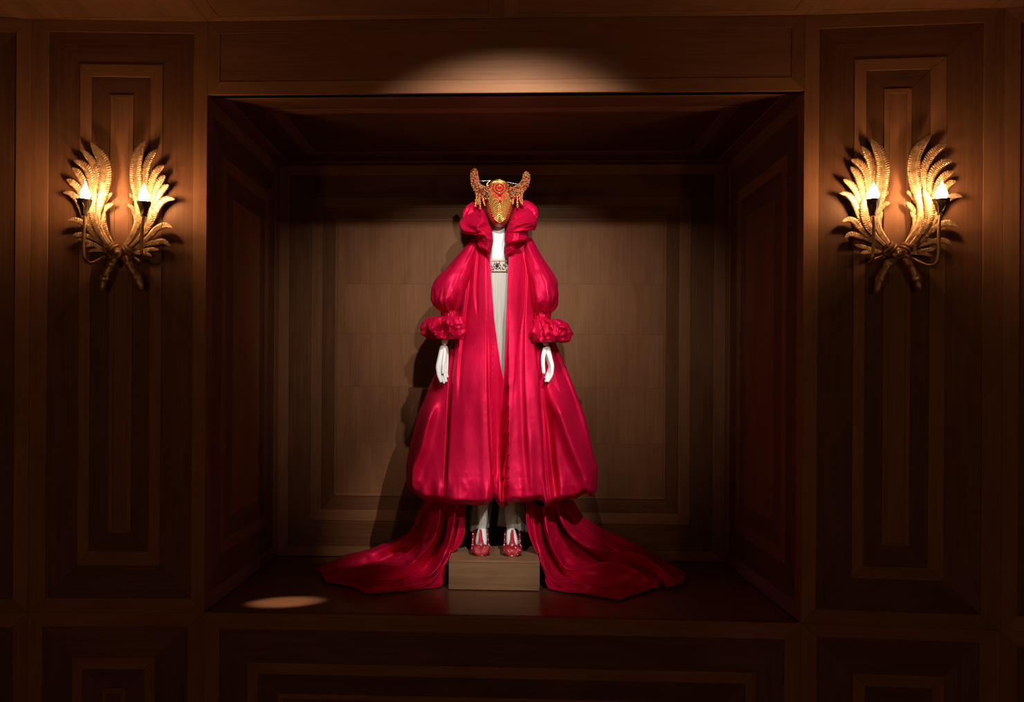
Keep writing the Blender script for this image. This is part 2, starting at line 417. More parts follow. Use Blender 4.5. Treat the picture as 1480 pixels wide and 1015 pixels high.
# soffit of the room over the wall, and the room floor
O = Vector((0, 0, ZC + T)); Nn = Vector((0, 0, -1))
Ow = -0.75
ce = backing('ceiling', O, Xv, Yv, Nn, (-3.0, Ow, 3.0, 0.05))
xm0, xm1 = onZ(708, 10, ZC).x, onZ(748, 10, ZC).x
for a, b in ((XL, (xm0 + xm1) / 2), ((xm0 + xm1) / 2, XR), (XL - wl, XL), (XR, XR + wr), (XL - wl - .9, XL - wl), (XR + wr, XR + wr + .9)):
    A = (a, Ow, b, -0.001); mx = .06
    inlay(ce, O, Xv, Yv, Nn, [A, (a + mx, Ow + .05, b - mx, -.045)], ['l'], 'm')
O = Vector((0, 0, -0.012))
fl = backing('floor', O, Xv, Yv, Vector((0, 0, 1)), (-3, -5.2, 3, 0.02))
for i in range(18):
    y0 = -5.2 + i * 0.29
    board(fl, 'floor_board', [(-3, y0), (3, y0), (3, y0 + .288), (-3, y0 + .288)], O, Xv, Yv, Vector((0, 0, 1)), 0, .0115, WF)

# ------------------------------------------------------------------ plinth
def box_mesh(name, x0, x1, y0, y1, z0, z1, mat, parent=None, bev=0.002):
    bm = bmesh.new(); bmesh.ops.create_cube(bm, size=1)
    for v in bm.verts:
        v.co = Vector(((x0 + x1) / 2 + v.co.x * (x1 - x0), (y0 + y1) / 2 + v.co.y * (y1 - y0), (z0 + z1) / 2 + v.co.z * (z1 - z0)))
    if bev: bmesh.ops.bevel(bm, geom=bm.edges[:], offset=bev, segments=2, affect='EDGES')
    return bmobj(name, bm, mat, parent)
PY = onZ(714, 853.5, ZB).y
PX0, PX1 = onY(648.5, 830, PY).x, onY(780, 830, PY).x
PZ = onY(714, 810.5, PY).z
plinth = thing('plinth', 'low oblong wooden plinth block under the mannequin\'s feet', 'plinth', ((PX0 + PX1) / 2, PY + .2, ZB))
box_mesh('side_board', PX0, PX0 + .012, PY + .0125, PY + .36, ZB + .0005, PZ - .0125, WP, plinth)
box_mesh('side_board', PX1 - .012, PX1, PY + .0125, PY + .36, ZB + .0005, PZ - .0125, WP, plinth)
box_mesh('front_board', PX0, PX1, PY, PY + .012, ZB + .0005, PZ - .0125, WP, plinth)
box_mesh('back_board', PX0 + .0125, PX1 - .0125, PY + .348, PY + .36, ZB + .0005, PZ - .0125, WP, plinth)
box_mesh('top_board', PX0, PX1, PY, PY + .36, PZ - .012, PZ, WP, plinth)
fix_parent(plinth)
# ------------------------------------------------------------------ sconces
def ribbon_feather(parent, pts, wpx, lift, px2m, P0, Uw, Nw, conv, curl=0.5, name='feather'):
    """a carved feather: pts tip first in picture measure, lift (tip, middle, root) in metres off the wall"""
    q0 = np.array([conv(*p) for p in pts]); plen = np.linalg.norm(np.diff(q0, axis=0), axis=1).sum()
    n = int(min(170, 40 + plen * 1.3))
    q = catmull([conv(*p) for p in pts], n)
    s = np.linspace(0, 1, n)
    lift = [q * 0.55 for q in lift]
    lf = curve([(0, lift[0]), (0.45, lift[1]), (1, lift[2])])(s)
    # on the wall plane, in metres
    C3 = np.array([onP(q[i, 0], q[i, 1], P0 + Nw * lf[i], Nw) for i in range(n)])
    W = wpx * px2m * curve([(0, 0.10), (0.05, 0.52), (0.16, 0.90), (0.34, 1.0), (0.62, 0.80), (0.85, 0.52), (1, 0.42)])(s) * 0.5
    W = W * (1 + 0.04 * np.abs(np.sin(s * plen)) * (s < 0.75))
    Tn = np.gradient(C3, axis=0); Tn /= np.linalg.norm(Tn, axis=1)[:, None]
    Nn = np.array(Nw); Sd = np.cross(Tn, Nn); Sd /= np.linalg.norm(Sd, axis=1)[:, None]
    K = np.array([-1, -.82, -.55, -.30, -.12, 0, .12, .30, .55, .82, 1.0])
    prof = 0.30 * (1 - np.abs(K)**2.2) + np.array([0, .05, -.06, -.02, -.24, .10, -.24, -.02, -.06, .05, 0])
    Up = np.cross(Sd, Tn); Up *= np.sign((Up @ Nn))[:, None]
    barb = 0.16 * np.sin(s[:, None] * plen * 2.0 + np.abs(K)[None] * 5) * np.clip(np.abs(K) * 1.5 - .2, 0, 1)[None] * (s < 0.8)[:, None]
    Pf = C3[:, None] + Sd[:, None] * (W[:, None] * K)[..., None] + Up[:, None] * (W[:, None] * (prof * curl * 2 + barb))[..., None]
    th = np.minimum(0.010, W * 0.5)
    Pb = C3[:, None] + Sd[:, None] * (W[:, None] * K[::-1] * .94)[..., None] + Up[:, None] * (W[:, None] * (prof[::-1] * curl) - th[:, None])[..., None]
    P = np.concatenate([Pf, Pb], 1)
    o = grid(name, P, GILT, parent, True, closed_v=True)
    # cap the ends
    bm = bmesh.new(); bm.from_mesh(o.data)
    be = [e for e in bm.edges if len(e.link_faces) == 1]
    bmesh.ops.holes_fill(bm, edges=be, sides=0); bmesh.ops.recalc_face_normals(bm, faces=bm.faces[:])
    bm.to_mesh(o.data); bm.free(); o.data.polygons.foreach_set('use_smooth', [True] * len(o.data.polygons))
    return o
def tube(name, C3, R, mat, parent, seg=10, fn=None, cap=True, smooth=True):
    """round tube along points C3 (n,3), radii R (n); fn(i/n, angle) scales the radius"""
    C3 = np.asarray(C3, float); n = len(C3); R = np.broadcast_to(np.asarray(R, float), (n,))
    Tn = np.gradient(C3, axis=0); Tn /= np.maximum(np.linalg.norm(Tn, axis=1), 1e-9)[:, None]
    a = np.array([0.0, -1.0, 0.0]) if abs(Tn[0, 1]) < 0.9 else np.array([1.0, 0, 0])
    A = []; 
    for i in range(n):
        a = a - Tn[i] * a.dot(Tn[i]); a = a / np.linalg.norm(a); A.append(a)
    A = np.array(A); Bv = np.cross(Tn, A)
    ph = np.linspace(0, 2 * np.pi, seg, endpoint=False)
    rr = R[:, None] * np.ones(seg)[None]
    if fn is not None: rr = rr * fn(np.linspace(0, 1, n)[:, None], ph[None])
    P = C3[:, None] + A[:, None] * (np.cos(ph)[None] * rr)[..., None] + Bv[:, None] * (np.sin(ph)[None] * rr)[..., None]
    o = grid(name, P, mat, parent, smooth, closed_v=True)
    if cap:
        me = o.data; bm = bmesh.new(); bm.from_mesh(me)
        bmesh.ops.holes_fill(bm, edges=[e for e in bm.edges if len(e.link_faces) == 1], sides=0)
        bmesh.ops.recalc_face_normals(bm, faces=bm.faces[:])
        bm.to_mesh(me); bm.free(); me.polygons.foreach_set('use_smooth', [smooth] * len(me.polygons))
    return o
def lathe(name, prof, centre, mat, parent, seg=24, axis=Vector((0, 0, 1)), fn=None):
    C3 = [np.array(centre) + np.array(axis) * h for h, r in prof]
    return tube(name, C3, [r for h, r in prof], mat, parent, seg, fn)

FLAME, N_, L_, B_ = new_mat('bulb_glow')
B_.inputs['Base Color'].default_value = (1, 0.8, 0.5, 1)
B_.inputs['Emission Color'].default_value = (1.0, 0.60, 0.31, 1); B_.inputs['Emission Strength'].default_value = 255.0

def sconce(data, P0, Uw, Nw, label):
    ox, oy, sc = data['crop']
    conv = lambda x, y: (ox + x / sc, oy + y / sc)
    rc = conv(*data['rosette'])
    base = onP(rc[0], rc[1], P0, Nw)
    px2m = (onP(rc[0] + 10, rc[1], P0, Nw) - onP(rc[0], rc[1], P0, Nw)).length / 10 / sc
    root = thing('wall_sconce', label, 'sconce', base, 'feathered wall sconces beside the niche')
    for k, (pts, wd, lift) in enumerate(data['feathers']):
        ribbon_feather(root, pts, wd, lift, px2m, P0, Uw, Nw, conv)
    at = lambda x, y, lift: np.array(onP(*conv(x, y), P0 + Nw * lift, Nw))
    # rosette and bindings
    r = 68 * px2m
    c = at(*data['rosette'], 0.066)
    lathe('rosette', [(-.062, r * .8), (-.02, r * 1.0), (-.004, r * .98), (.002, r * .85), (.001, r * .62), (.006, r * .5), (.012, r * .3), (.014, r * .05)], c, GILT, root, 28, Nw,
          lambda s, p: 1 + 0.05 * np.cos(7 * p) * (s > .3) * (s < .7))
    for x0, y0, x1, y1 in data['bands']:
        for dd in (-.32, .32):
            a = at(x0, y0, .05); b = at(x1, y1, .05); m = (a + b) / 2; ax = b - a
            nrm = np.cross(ax / np.linalg.norm(ax), np.array(Nw)); 
            ph = np.linspace(0, np.pi, 14)
            C3 = [m + ax / 2 * -math.cos(p) + np.array(Nw) * (.032 * math.sin(p) - .012) + nrm * dd * 0.022 for p in ph]
            tube('binding', C3, 0.0062, GILT, root, 8)
    # crossed stubs
    for pts in data['stubs']:
        q = catmull(pts, 40); C3 = np.array([at(x, y, .036) for x, y in q]); rr = 50 * px2m
        s = np.linspace(0, 1, 40)
        R = rr * curve([(0, .80), (.16, .95), (.2, 1.12), (.27, 1.12), (.30, .92), (.58, .95), (.62, 1.15), (.70, 1.15), (.73, .90), (.90, .72), (1, .35)])(s)
        tube('stem_stub', C3, R, GILT, root, 26, lambda s, p: 1 + 0.09 * np.abs(np.sin(p * 6)) - .04)
    # arms, cups and bulbs
    for a in data['arms']:
        LIFT = 0.145
        q = catmull(a['stem'], 36); s = np.linspace(0, 1, 36)
        lf = np.where(s < .62, LIFT, LIFT - (LIFT - .045) * sstep(s, .6, 1.0))
        C3 = np.array([at(q[i, 0], q[i, 1], lf[i]) for i in range(36)])
        tube('arm', C3, 0.0062, BRASS, root, 10)
        tx, ty, tw = a['top']; bx, by, bw = a['bot']
        t = at(tx, ty, LIFT); b = at(bx, by, LIFT); ax = t - b
        prof = [(0, bw / 2), (.1, bw / 2 * 1.15), (.13, bw / 2 * .95), (.5, (bw + tw) / 4 * .95), (.93, tw / 2 * .98), (1.0, tw / 2 * 1.06), (1.0, tw / 2 * .9), (.9, tw / 2 * .78), (.88, .01)]
        C3 = np.array([b + ax * h for h, r_ in prof])
        # explicit lathe so the folded rim keeps its direction
        ph = np.linspace(0, 2 * np.pi, 24, endpoint=False); e1 = np.array(Nw); e1 = e1 - ax * (e1 @ ax) / (ax @ ax); e1 /= np.linalg.norm(e1); e2 = np.cross(ax / np.linalg.norm(ax), e1)
        P = np.array([[C3[i] + (e1 * math.cos(p) + e2 * math.sin(p)) * prof[i][1] * px2m * (1 + .03 * math.cos(6 * p)) for p in ph] for i in range(len(prof))])
        cup = grid('cup', P, BRONZE, root, True, closed_v=True)
        for pA in ph[::4]:      # leaf ornament on the cup
            Lp = []
            for h in np.linspace(.12, .82, 9):
                rad = np.interp(h, [p_[0] for p_ in prof[:6]], [p_[1] for p_ in prof[:6]]) * px2m * 1.05
                aa = pA + .30 * math.sin((h - .12) / .7 * math.pi)
                Lp.append(b + ax * h + (e1 * math.cos(aa) + e2 * math.sin(aa)) * rad)
            tube('vine', np.array(Lp), .0017, BRASS, cup, 5)
        bx_, by_, apx, apy, bwid = a['bulb']
        p0 = at(bx_, by_ + 25, LIFT); p1 = at(apx, apy, LIFT); s = np.linspace(0, 1, 12)
        R = bwid * .5 * px2m * curve([(0, .30), (.10, .62), (.26, .92), (.38, .95), (.60, .66), (.82, .25), (1, .04)])(s)
        tube('flame_bulb', p0[None] + (p1 - p0)[None] * s[:, None], R, FLAME, root, 10)
    fix_parent(root)
    return root

LA, LB, LC, LD = (.060, .052, .040), (.078, .050, .035), (.070, .075, .05), (.045, .040, .036)
LEFT = dict(crop=(85, 195, 8.222), rosette=(685, 1404), feathers=[
    ([(262, 168), (345, 250), (418, 360), (445, 480), (448, 600), (450, 700), (440, 850), (430, 1000)], 92, (.058, .046, .036)),
    ([(172, 303), (260, 335), (335, 400), (372, 500), (387, 620), (400, 760), (400, 900)], 92, (.064, .046, .034)),
    ([(158, 390), (215, 438), (265, 510), (302, 600), (335, 720), (360, 860)], 88, (.066, .052, .036)),
    ([(90, 528), (160, 568), (222, 630), (268, 710), (310, 820), (340, 920)], 84, (.072, .052, .034)),
    ([(52, 688), (130, 695), (200, 745), (250, 820), (300, 950), (395, 1120), (510, 1280), (590, 1350)], 84, (.080, .060, .036)),
    ([(340, 940), (370, 1050), (430, 1170), (520, 1290), (610, 1370)], 74, (.040, .044, .044)),
    ([(374, 82), (450, 180), (517, 290), (550, 410), (545, 540), (518, 680), (475, 810), (452, 920), (452, 1020), (490, 1140), (560, 1260), (630, 1350)], 150, (.070, .062, .052)),
    ([(440, 652), (425, 720), (402, 810), (395, 920), (420, 1040), (480, 1170), (570, 1290), (640, 1360)], 84, (.085, .075, .056)),
    ([(637, 690), (575, 740), (522, 820), (492, 930), (500, 1010)], 62, (.048, .042, .034)),
    ([(645, 818), (580, 850), (530, 910), (515, 1000)], 60, (.050, .046, .038)),
    ([(545, 920), (525, 1000), (540, 1100), (590, 1215), (655, 1310)], 72, (.046, .052, .050)),
    ([(100, 1022), (180, 1010), (262, 1035), (340, 1100), (420, 1200), (540, 1310)], 66, (.078, .062, .040)),
    ([(160, 1202), (230, 1188), (330, 1200), (430, 1240), (550, 1340)], 62, (.055, .048, .036)),
    ([(220, 1240), (300, 1262), (390, 1290), (480, 1330), (580, 1390)], 48, (.048, .044, .034)),
    ([(300, 1325), (390, 1308), (480, 1335), (590, 1400)], 50, (.05, .044, .034)),
    ([(345, 1392), (410, 1372), (490, 1372), (600, 1410)], 42, (.045, .04, .034)),
    # right wing
    ([(1166, 172), (1105, 240), (1052, 340), (1026, 450), (1020, 560), (1028, 680), (1030, 820)], 95, (.058, .048, .036)),
    ([(1252, 362), (1180, 412), (1128, 485), (1098, 580), (1080, 690), (1075, 820)], 92, (.064, .050, .036)),
    ([(1266, 482), (1208, 538), (1165, 620), (1132, 720), (1100, 850)], 92, (.066, .052, .036)),
    ([(1308, 596), (1250, 632), (1200, 695), (1150, 800), (1110, 900)], 84, (.070, .052, .034)),
    ([(1376, 765), (1290, 760), (1215, 802), (1160, 880), (1115, 985), (1045, 1130), (950, 1250), (860, 1340)], 88, (.080, .060, .036)),
    ([(1020, 70), (960, 170), (925, 290), (912, 420), (918, 560), (938, 690), (955, 830), (955, 960), (920, 1080), (850, 1230), (780, 1320)], 140, (.070, .062, .052)),
    ([(1085, 850), (1092, 960), (1060, 1080), (960, 1220), (850, 1330)], 78, (.060, .062, .052)),
    ([(838, 700), (885, 745), (920, 805), (940, 880)], 50, (.046, .042, .036)),
    ([(820, 826), (870, 862), (910, 930), (930, 1020)], 52, (.050, .046, .038)),
    ([(868, 900), (908, 955), (918, 1040), (885, 1160), (805, 1300)], 64, (.044, .050, .050)),
    ([(1347, 1108), (1265, 1075), (1170, 1110), (1090, 1190), (990, 1280), (880, 1360)], 74, (.080, .064, .040)),
    ([(1324, 1318), (1240, 1268), (1150, 1278), (1050, 1300), (900, 1370)], 70, (.062, .052, .036)),
    ([(1090, 1300), (1020, 1280), (950, 1310), (860, 1370)], 60, (.05, .046, .036)),
    ([(1192, 1372), (1110, 1358), (1000, 1378), (860, 1400)], 50, (.05, .044, .034)),
    ([(1106, 1440), (1050, 1418), (970, 1408), (850, 1415)], 46, (.045, .042, .034)),
    ], bands=[(590, 1405, 680, 1295), (780, 1320, 860, 1420)],
    stubs=[[(690, 1450), (640, 1530), (580, 1640), (540, 1740), (512, 1860)], [(760, 1440), (830, 1530), (900, 1640), (950, 1740), (992, 1845)]],
    arms=[dict(top=(304, 770, 168), bot=(305, 965, 62), stem=[(308, 960), (303, 1060), (296, 1220), (296, 1380), (312, 1475), (372, 1523), (440, 1500), (550, 1445)], bulb=(312, 770, 314, 556, 112)),
          dict(top=(1012, 797, 158), bot=(1008, 970, 64), stem=[(1004, 960), (994, 1060), (987, 1220), (985, 1400), (990, 1490), (975, 1515), (930, 1480), (850, 1430)], bulb=(1010, 795, 1012, 580, 115))])
RIGHTD = dict(crop=(1205, 190, 7.59), rosette=(715, 1340), feathers=[
    ([(308, 160), (370, 250), (410, 350), (428, 470), (428, 600), (425, 720), (430, 880)], 96, (.058, .046, .036)),
    ([(192, 308), (270, 338), (330, 400), (367, 490), (378, 620), (375, 760)], 90, (.064, .046, .034)),
    ([(184, 388), (238, 440), (288, 540), (315, 650), (330, 780), (345, 900)], 90, (.066, .052, .036)),
    ([(103, 527), (175, 570), (235, 640), (272, 730), (305, 840), (330, 940)], 80, (.072, .052, .034)),
    ([(64, 678), (140, 687), (210, 750), (260, 850), (305, 965), (365, 1065), (470, 1175), (590, 1280)], 82, (.080, .060, .036)),
    ([(410, 80), (470, 165), (522, 290), (543, 400), (530, 540), (508, 680), (475, 800), (450, 900), (465, 1000), (525, 1130), (620, 1260)], 145, (.070, .062, .052)),
    ([(345, 715), (333, 820), (342, 930), (375, 1030), (450, 1140), (560, 1250)], 95, (.085, .075, .056)),
    ([(600, 655), (548, 700), (505, 780), (490, 860)], 56, (.048, .042, .034)),
    ([(615, 785), (560, 800), (512, 860), (482, 940)], 58, (.050, .046, .038)),
    ([(535, 880), (495, 960), (492, 1045), (540, 1145), (630, 1270)], 70, (.046, .052, .050)),
    ([(92, 990), (160, 965), (220, 980), (290, 1060), (380, 1150), (520, 1250)], 70, (.078, .062, .040)),
    ([(122, 1175), (180, 1128), (250, 1140), (350, 1170), (500, 1260)], 62, (.060, .05, .036)),
    ([(268, 1150), (340, 1138), (420, 1170), (530, 1270)], 60, (.052, .048, .036)),
    ([(232, 1245), (310, 1265), (400, 1290), (540, 1320)], 48, (.048, .044, .034)),
    ([(293, 1337), (360, 1325), (450, 1322), (580, 1330)], 46, (.045, .04, .034)),
    ([(1238, 134), (1130, 195), (1042, 295), (992, 400), (985, 520), (1005, 640), (1020, 780)], 98, (.058, .048, .036)),
    ([(1305, 323), (1200, 342), (1120, 402), (1072, 490), (1050, 600), (1055, 720), (1060, 840)], 92, (.064, .050, .036)),
    ([(1320, 438), (1240, 470), (1172, 540), (1125, 640), (1100, 760), (1090, 860)], 84, (.066, .052, .036)),
    ([(1344, 543), (1270, 572), (1210, 645), (1165, 750), (1130, 860)], 72, (.070, .052, .034)),
    ([(1412, 716), (1330, 705), (1250, 742), (1190, 832), (1120, 950), (1055, 1055), (945, 1175), (850, 1270)], 80, (.080, .060, .036)),
    ([(1068, 40), (960, 145), (892, 270), (876, 400), (892, 540), (925, 670), (960, 780), (966, 900), (930, 1040), (865, 1150), (790, 1250)], 140, (.070, .062, .052)),
    ([(985, 622), (1030, 720), (1052, 830), (1045, 950), (995, 1060), (900, 1190), (830, 1270)], 112, (.085, .075, .056)),
    ([(802, 652), (860, 700), (920, 790), (955, 890)], 60, (.046, .042, .036)),
    ([(797, 772), (850, 830), (900, 900), (925, 990)], 58, (.050, .046, .038)),
    ([(845, 880), (890, 960), (880, 1065), (790, 1220)], 60, (.044, .050, .050)),
    ([(1364, 1052), (1280, 1002), (1200, 1012), (1100, 1072), (990, 1160), (870, 1270)], 70, (.080, .064, .040)),
    ([(1298, 1248), (1220, 1200), (1110, 1205), (1000, 1235), (870, 1300)], 64, (.062, .052, .036)),
    ([(1095, 1235), (1010, 1180), (920, 1230), (850, 1300)], 60, (.05, .046, .036)),
    ([(1122, 1292), (1050, 1300), (960, 1312), (840, 1330)], 50, (.05, .044, .034)),
    ([(1082, 1365), (1020, 1350), (950, 1345), (840, 1345)], 42, (.045, .042, .034)),
    ], bands=[(600, 1330, 660, 1230), (760, 1245, 845, 1320)],
    stubs=[[(690, 1390), (620, 1440), (555, 1530), (505, 1640), (472, 1780)], [(750, 1390), (810, 1440), (868, 1530), (912, 1630), (945, 1752)]],
    arms=[dict(top=(436, 745, 140), bot=(432, 930, 66), stem=[(436, 925), (438, 1000), (436, 1150), (430, 1330), (415, 1420), (385, 1450), (440, 1410), (560, 1365)], bulb=(435, 745, 438, 560, 118)),
          dict(top=(1180, 745, 168), bot=(1177, 915, 66), stem=[(1170, 905), (1160, 1000), (1150, 1180), (1148, 1350), (1115, 1450), (1050, 1472), (960, 1440), (840, 1380)], bulb=(1180, 745, 1188, 545, 125))])
sconce(LEFT, O_L, U_L, N_L, 'gilt feathered wall sconce with two lit candle bulbs, on the panel left of the niche')
sconce(RIGHTD, O_R, U_R, N_R, 'gilt feathered wall sconce with two lit candle bulbs, on the panel right of the niche')
# ------------------------------------------------------------------ coat of crimson satin
ZL = ZB + 0.0015                              # ledge surface
YC = 0.72
coat = thing('coat', 'long crimson satin coat with puffed sleeves, ruffled collar and trailing train, on the mannequin', 'coat', onY(718, 560, YC))

uL = curve([(340, 688), (350, 684), (362, 674), (380, 667), (400, 662), (450, 657), (490, 653), (505, 649), (520, 640), (540, 629.5), (560, 620.5), (580, 613), (600, 605.5), (640, 596), (680, 589), (700, 586.5), (735, 588)])
uR = curve([(340, 762), (350, 767), (362, 773), (380, 777), (400, 779), (440, 783), (470, 793), (500, 805), (537, 820), (580, 836), (620, 848), (660, 857), (700, 864), (735, 863)])
oL = curve([(340, 707), (372, 708.5), (394, 709.5), (430, 712), (460, 714), (480, 716.3), (510, 720.3), (540, 724.8), (556, 728), (600, 730), (640, 728), (680, 723), (735, 721)])
oR = curve([(340, 737), (370, 735), (394, 734), (430, 733), (460, 731.3), (500, 730), (540, 728), (560, 727), (600, 724.3), (640, 720.5), (680, 716.5), (700, 714), (735, 713)])
hemL = curve([(584, 697), (588, 703), (593, 708), (600, 714), (607, 719.5), (614, 723), (625, 723.5), (640, 725.5), (655, 729), (672, 729.5), (690, 731), (702, 730), (709, 726), (716, 716), (730, 716)])
hemR = curve([(712, 716), (716, 723), (721, 731), (727, 734), (734, 730.5), (742, 726.5), (760, 726), (778, 723), (785, 725), (789, 733), (795, 730.5), (806, 725.5), (820, 723), (832, 721), (846, 714), (853, 717), (858, 716.5), (862, 709), (866, 700)])
Bf = curve([(340, .10), (372, .165), (420, .195), (500, .22), (600, .245), (700, .27), (735, .27)])   # depth of the front half
Bb = curve([(340, .10), (400, .14), (500, .19), (600, .25), (735, .30)])
L1 = curve([(340, 683), (360, 676), (380, 669), (400, 665), (450, 660.5), (500, 657), (540, 653.5), (600, 650.3), (650, 648), (690, 646), (735, 645)])
L2 = curve([(340, 700), (372, 702), (420, 702.5), (470, 703.5), (540, 704.3), (600, 706), (660, 709), (700, 711), (735, 711.5)])
R1 = curve([(340, 767), (360, 770), (400, 773.5), (450, 772.5), (500, 773.5), (540, 777.5), (575, 779.5), (619, 783), (658, 785), (690, 787), (708, 789), (735, 792)])
P1 = curve([(340, 757), (380, 759), (433, 758), (486, 749.5), (531, 745.5), (570, 742), (735, 738)])
P2 = curve([(340, 764), (398, 761.5), (486, 757.5), (540, 757.3), (599, 759.5), (650, 761.5), (700, 767), (735, 769)])
VR = curve([(340, 779), (540, 781), (575, 786), (620, 792), (660, 796), (690, 799), (735, 801)])
CR = curve([(340, 790), (500, 790), (560, 799), (600, 812), (650, 830), (713, 854), (735, 858)])
CL = curve([(340, 650), (540, 644), (575, 628), (610, 617), (648, 608), (694, 592.5), (735, 591)])
F1 = curve([(340, 683), (380, 681), (415, 678), (470, 672), (504, 667.5), (560, 664), (735, 660)])
F2 = curve([(340, 694), (375, 691), (420, 688), (470, 691), (735, 693)])

def gauss(x, c, w_): return np.exp(-((x - c) / w_)**2)
def step(x, c, w_): return 0.5 * (1 + np.tanh((x - c) / w_))
def coat_folds(u, v):
    """height of the cloth towards the viewer, metres"""
    d = np.zeros_like(u)
    k1 = 0.012 + 0.030 * sstep(v, 480, 560)
    d += k1 * step(u, L1(v), 0.8) * (u < 712)
    d -= (u < 712) * 0.030 * gauss(u, L1(v) - 1.6, 1.5) * sstep(v, 470, 520) * (1 - sstep(v, 685, 705))
    k2 = 0.004 + 0.095 * sstep(v, 440, 640)
    d -= k2 * step(u, L2(v), 0.7) * (u < 735)
    inner = (u < 735) * np.clip((u - L2(v)) / 20, 0, 1) * (u < oL(v) + 6)
    d -= inner * 0.06 * sstep(v, 520, 680)
    d += (u < 735) * 0.006 * np.sin((u - L2(v)) * 0.42 + v * 0.02) * step(u, L2(v) + 2, 1.0) * sstep(v, 470, 560)
    d -= 0.045 * step(u, R1(v), 0.8) * sstep(v, 380, 430)
    d -= (u > 735) * 0.03 * gauss(u, R1(v) + 2, 1.8) * sstep(v, 540, 600)
    d -= 0.060 * gauss(u, VR(v), 6.0) * sstep(v, 520, 600) * (1 - sstep(v, 690, 725)) * (u > 745)
    d += 0.080 * gauss(u, CR(v), 12) * sstep(v, 555, 600) * (u > 745)
    d += 0.016 * step(u, VR(v) + 5, 1.6) * sstep(v, 600, 660) * (u > 745)
    d += 0.085 * gauss(u, CL(v), 10) * sstep(v, 560, 610) * (u < 712)
    # soft pleats in the front panels
    d -= (u > 724) * (0.010 * step(u, P1(v), 1.2) * (1 - sstep(v, 520, 600)))
    d += (u > 724) * (0.012 * step(u, P2(v), 1.0) * (1 - sstep(v, 640, 690)) - 0.010 * gauss(u, P2(v) - 5, 5))
    d += (u > 724) * 0.014 * gauss(u, 766 + (v - 600) * .02, 6) * sstep(v, 600, 660)
    d += (u > 712) * 0.020 * gauss(u, oR(v) + 9, 8) * sstep(v, 560, 660)
    d -= (u < 712) * 0.014 * gauss(u, F1(v), 2.6) * (1 - sstep(v, 500, 600))
    d += (u < 712) * 0.010 * gauss(u, F1(v) - 6, 4) * (1 - sstep(v, 480, 600))
    d -= (u < 712) * 0.012 * gauss(u, F2(v), 2.2) * (1 - sstep(v, 420, 470))
    d += (u < 712) * 0.005 * gauss(u, 672 + (v - 600) * -.02, 9) * sstep(v, 560, 640)
    d += (u < 712) * 0.006 * gauss(u, 697 + (v - 600) * .04, 6) * sstep(v, 520, 620)
    return d

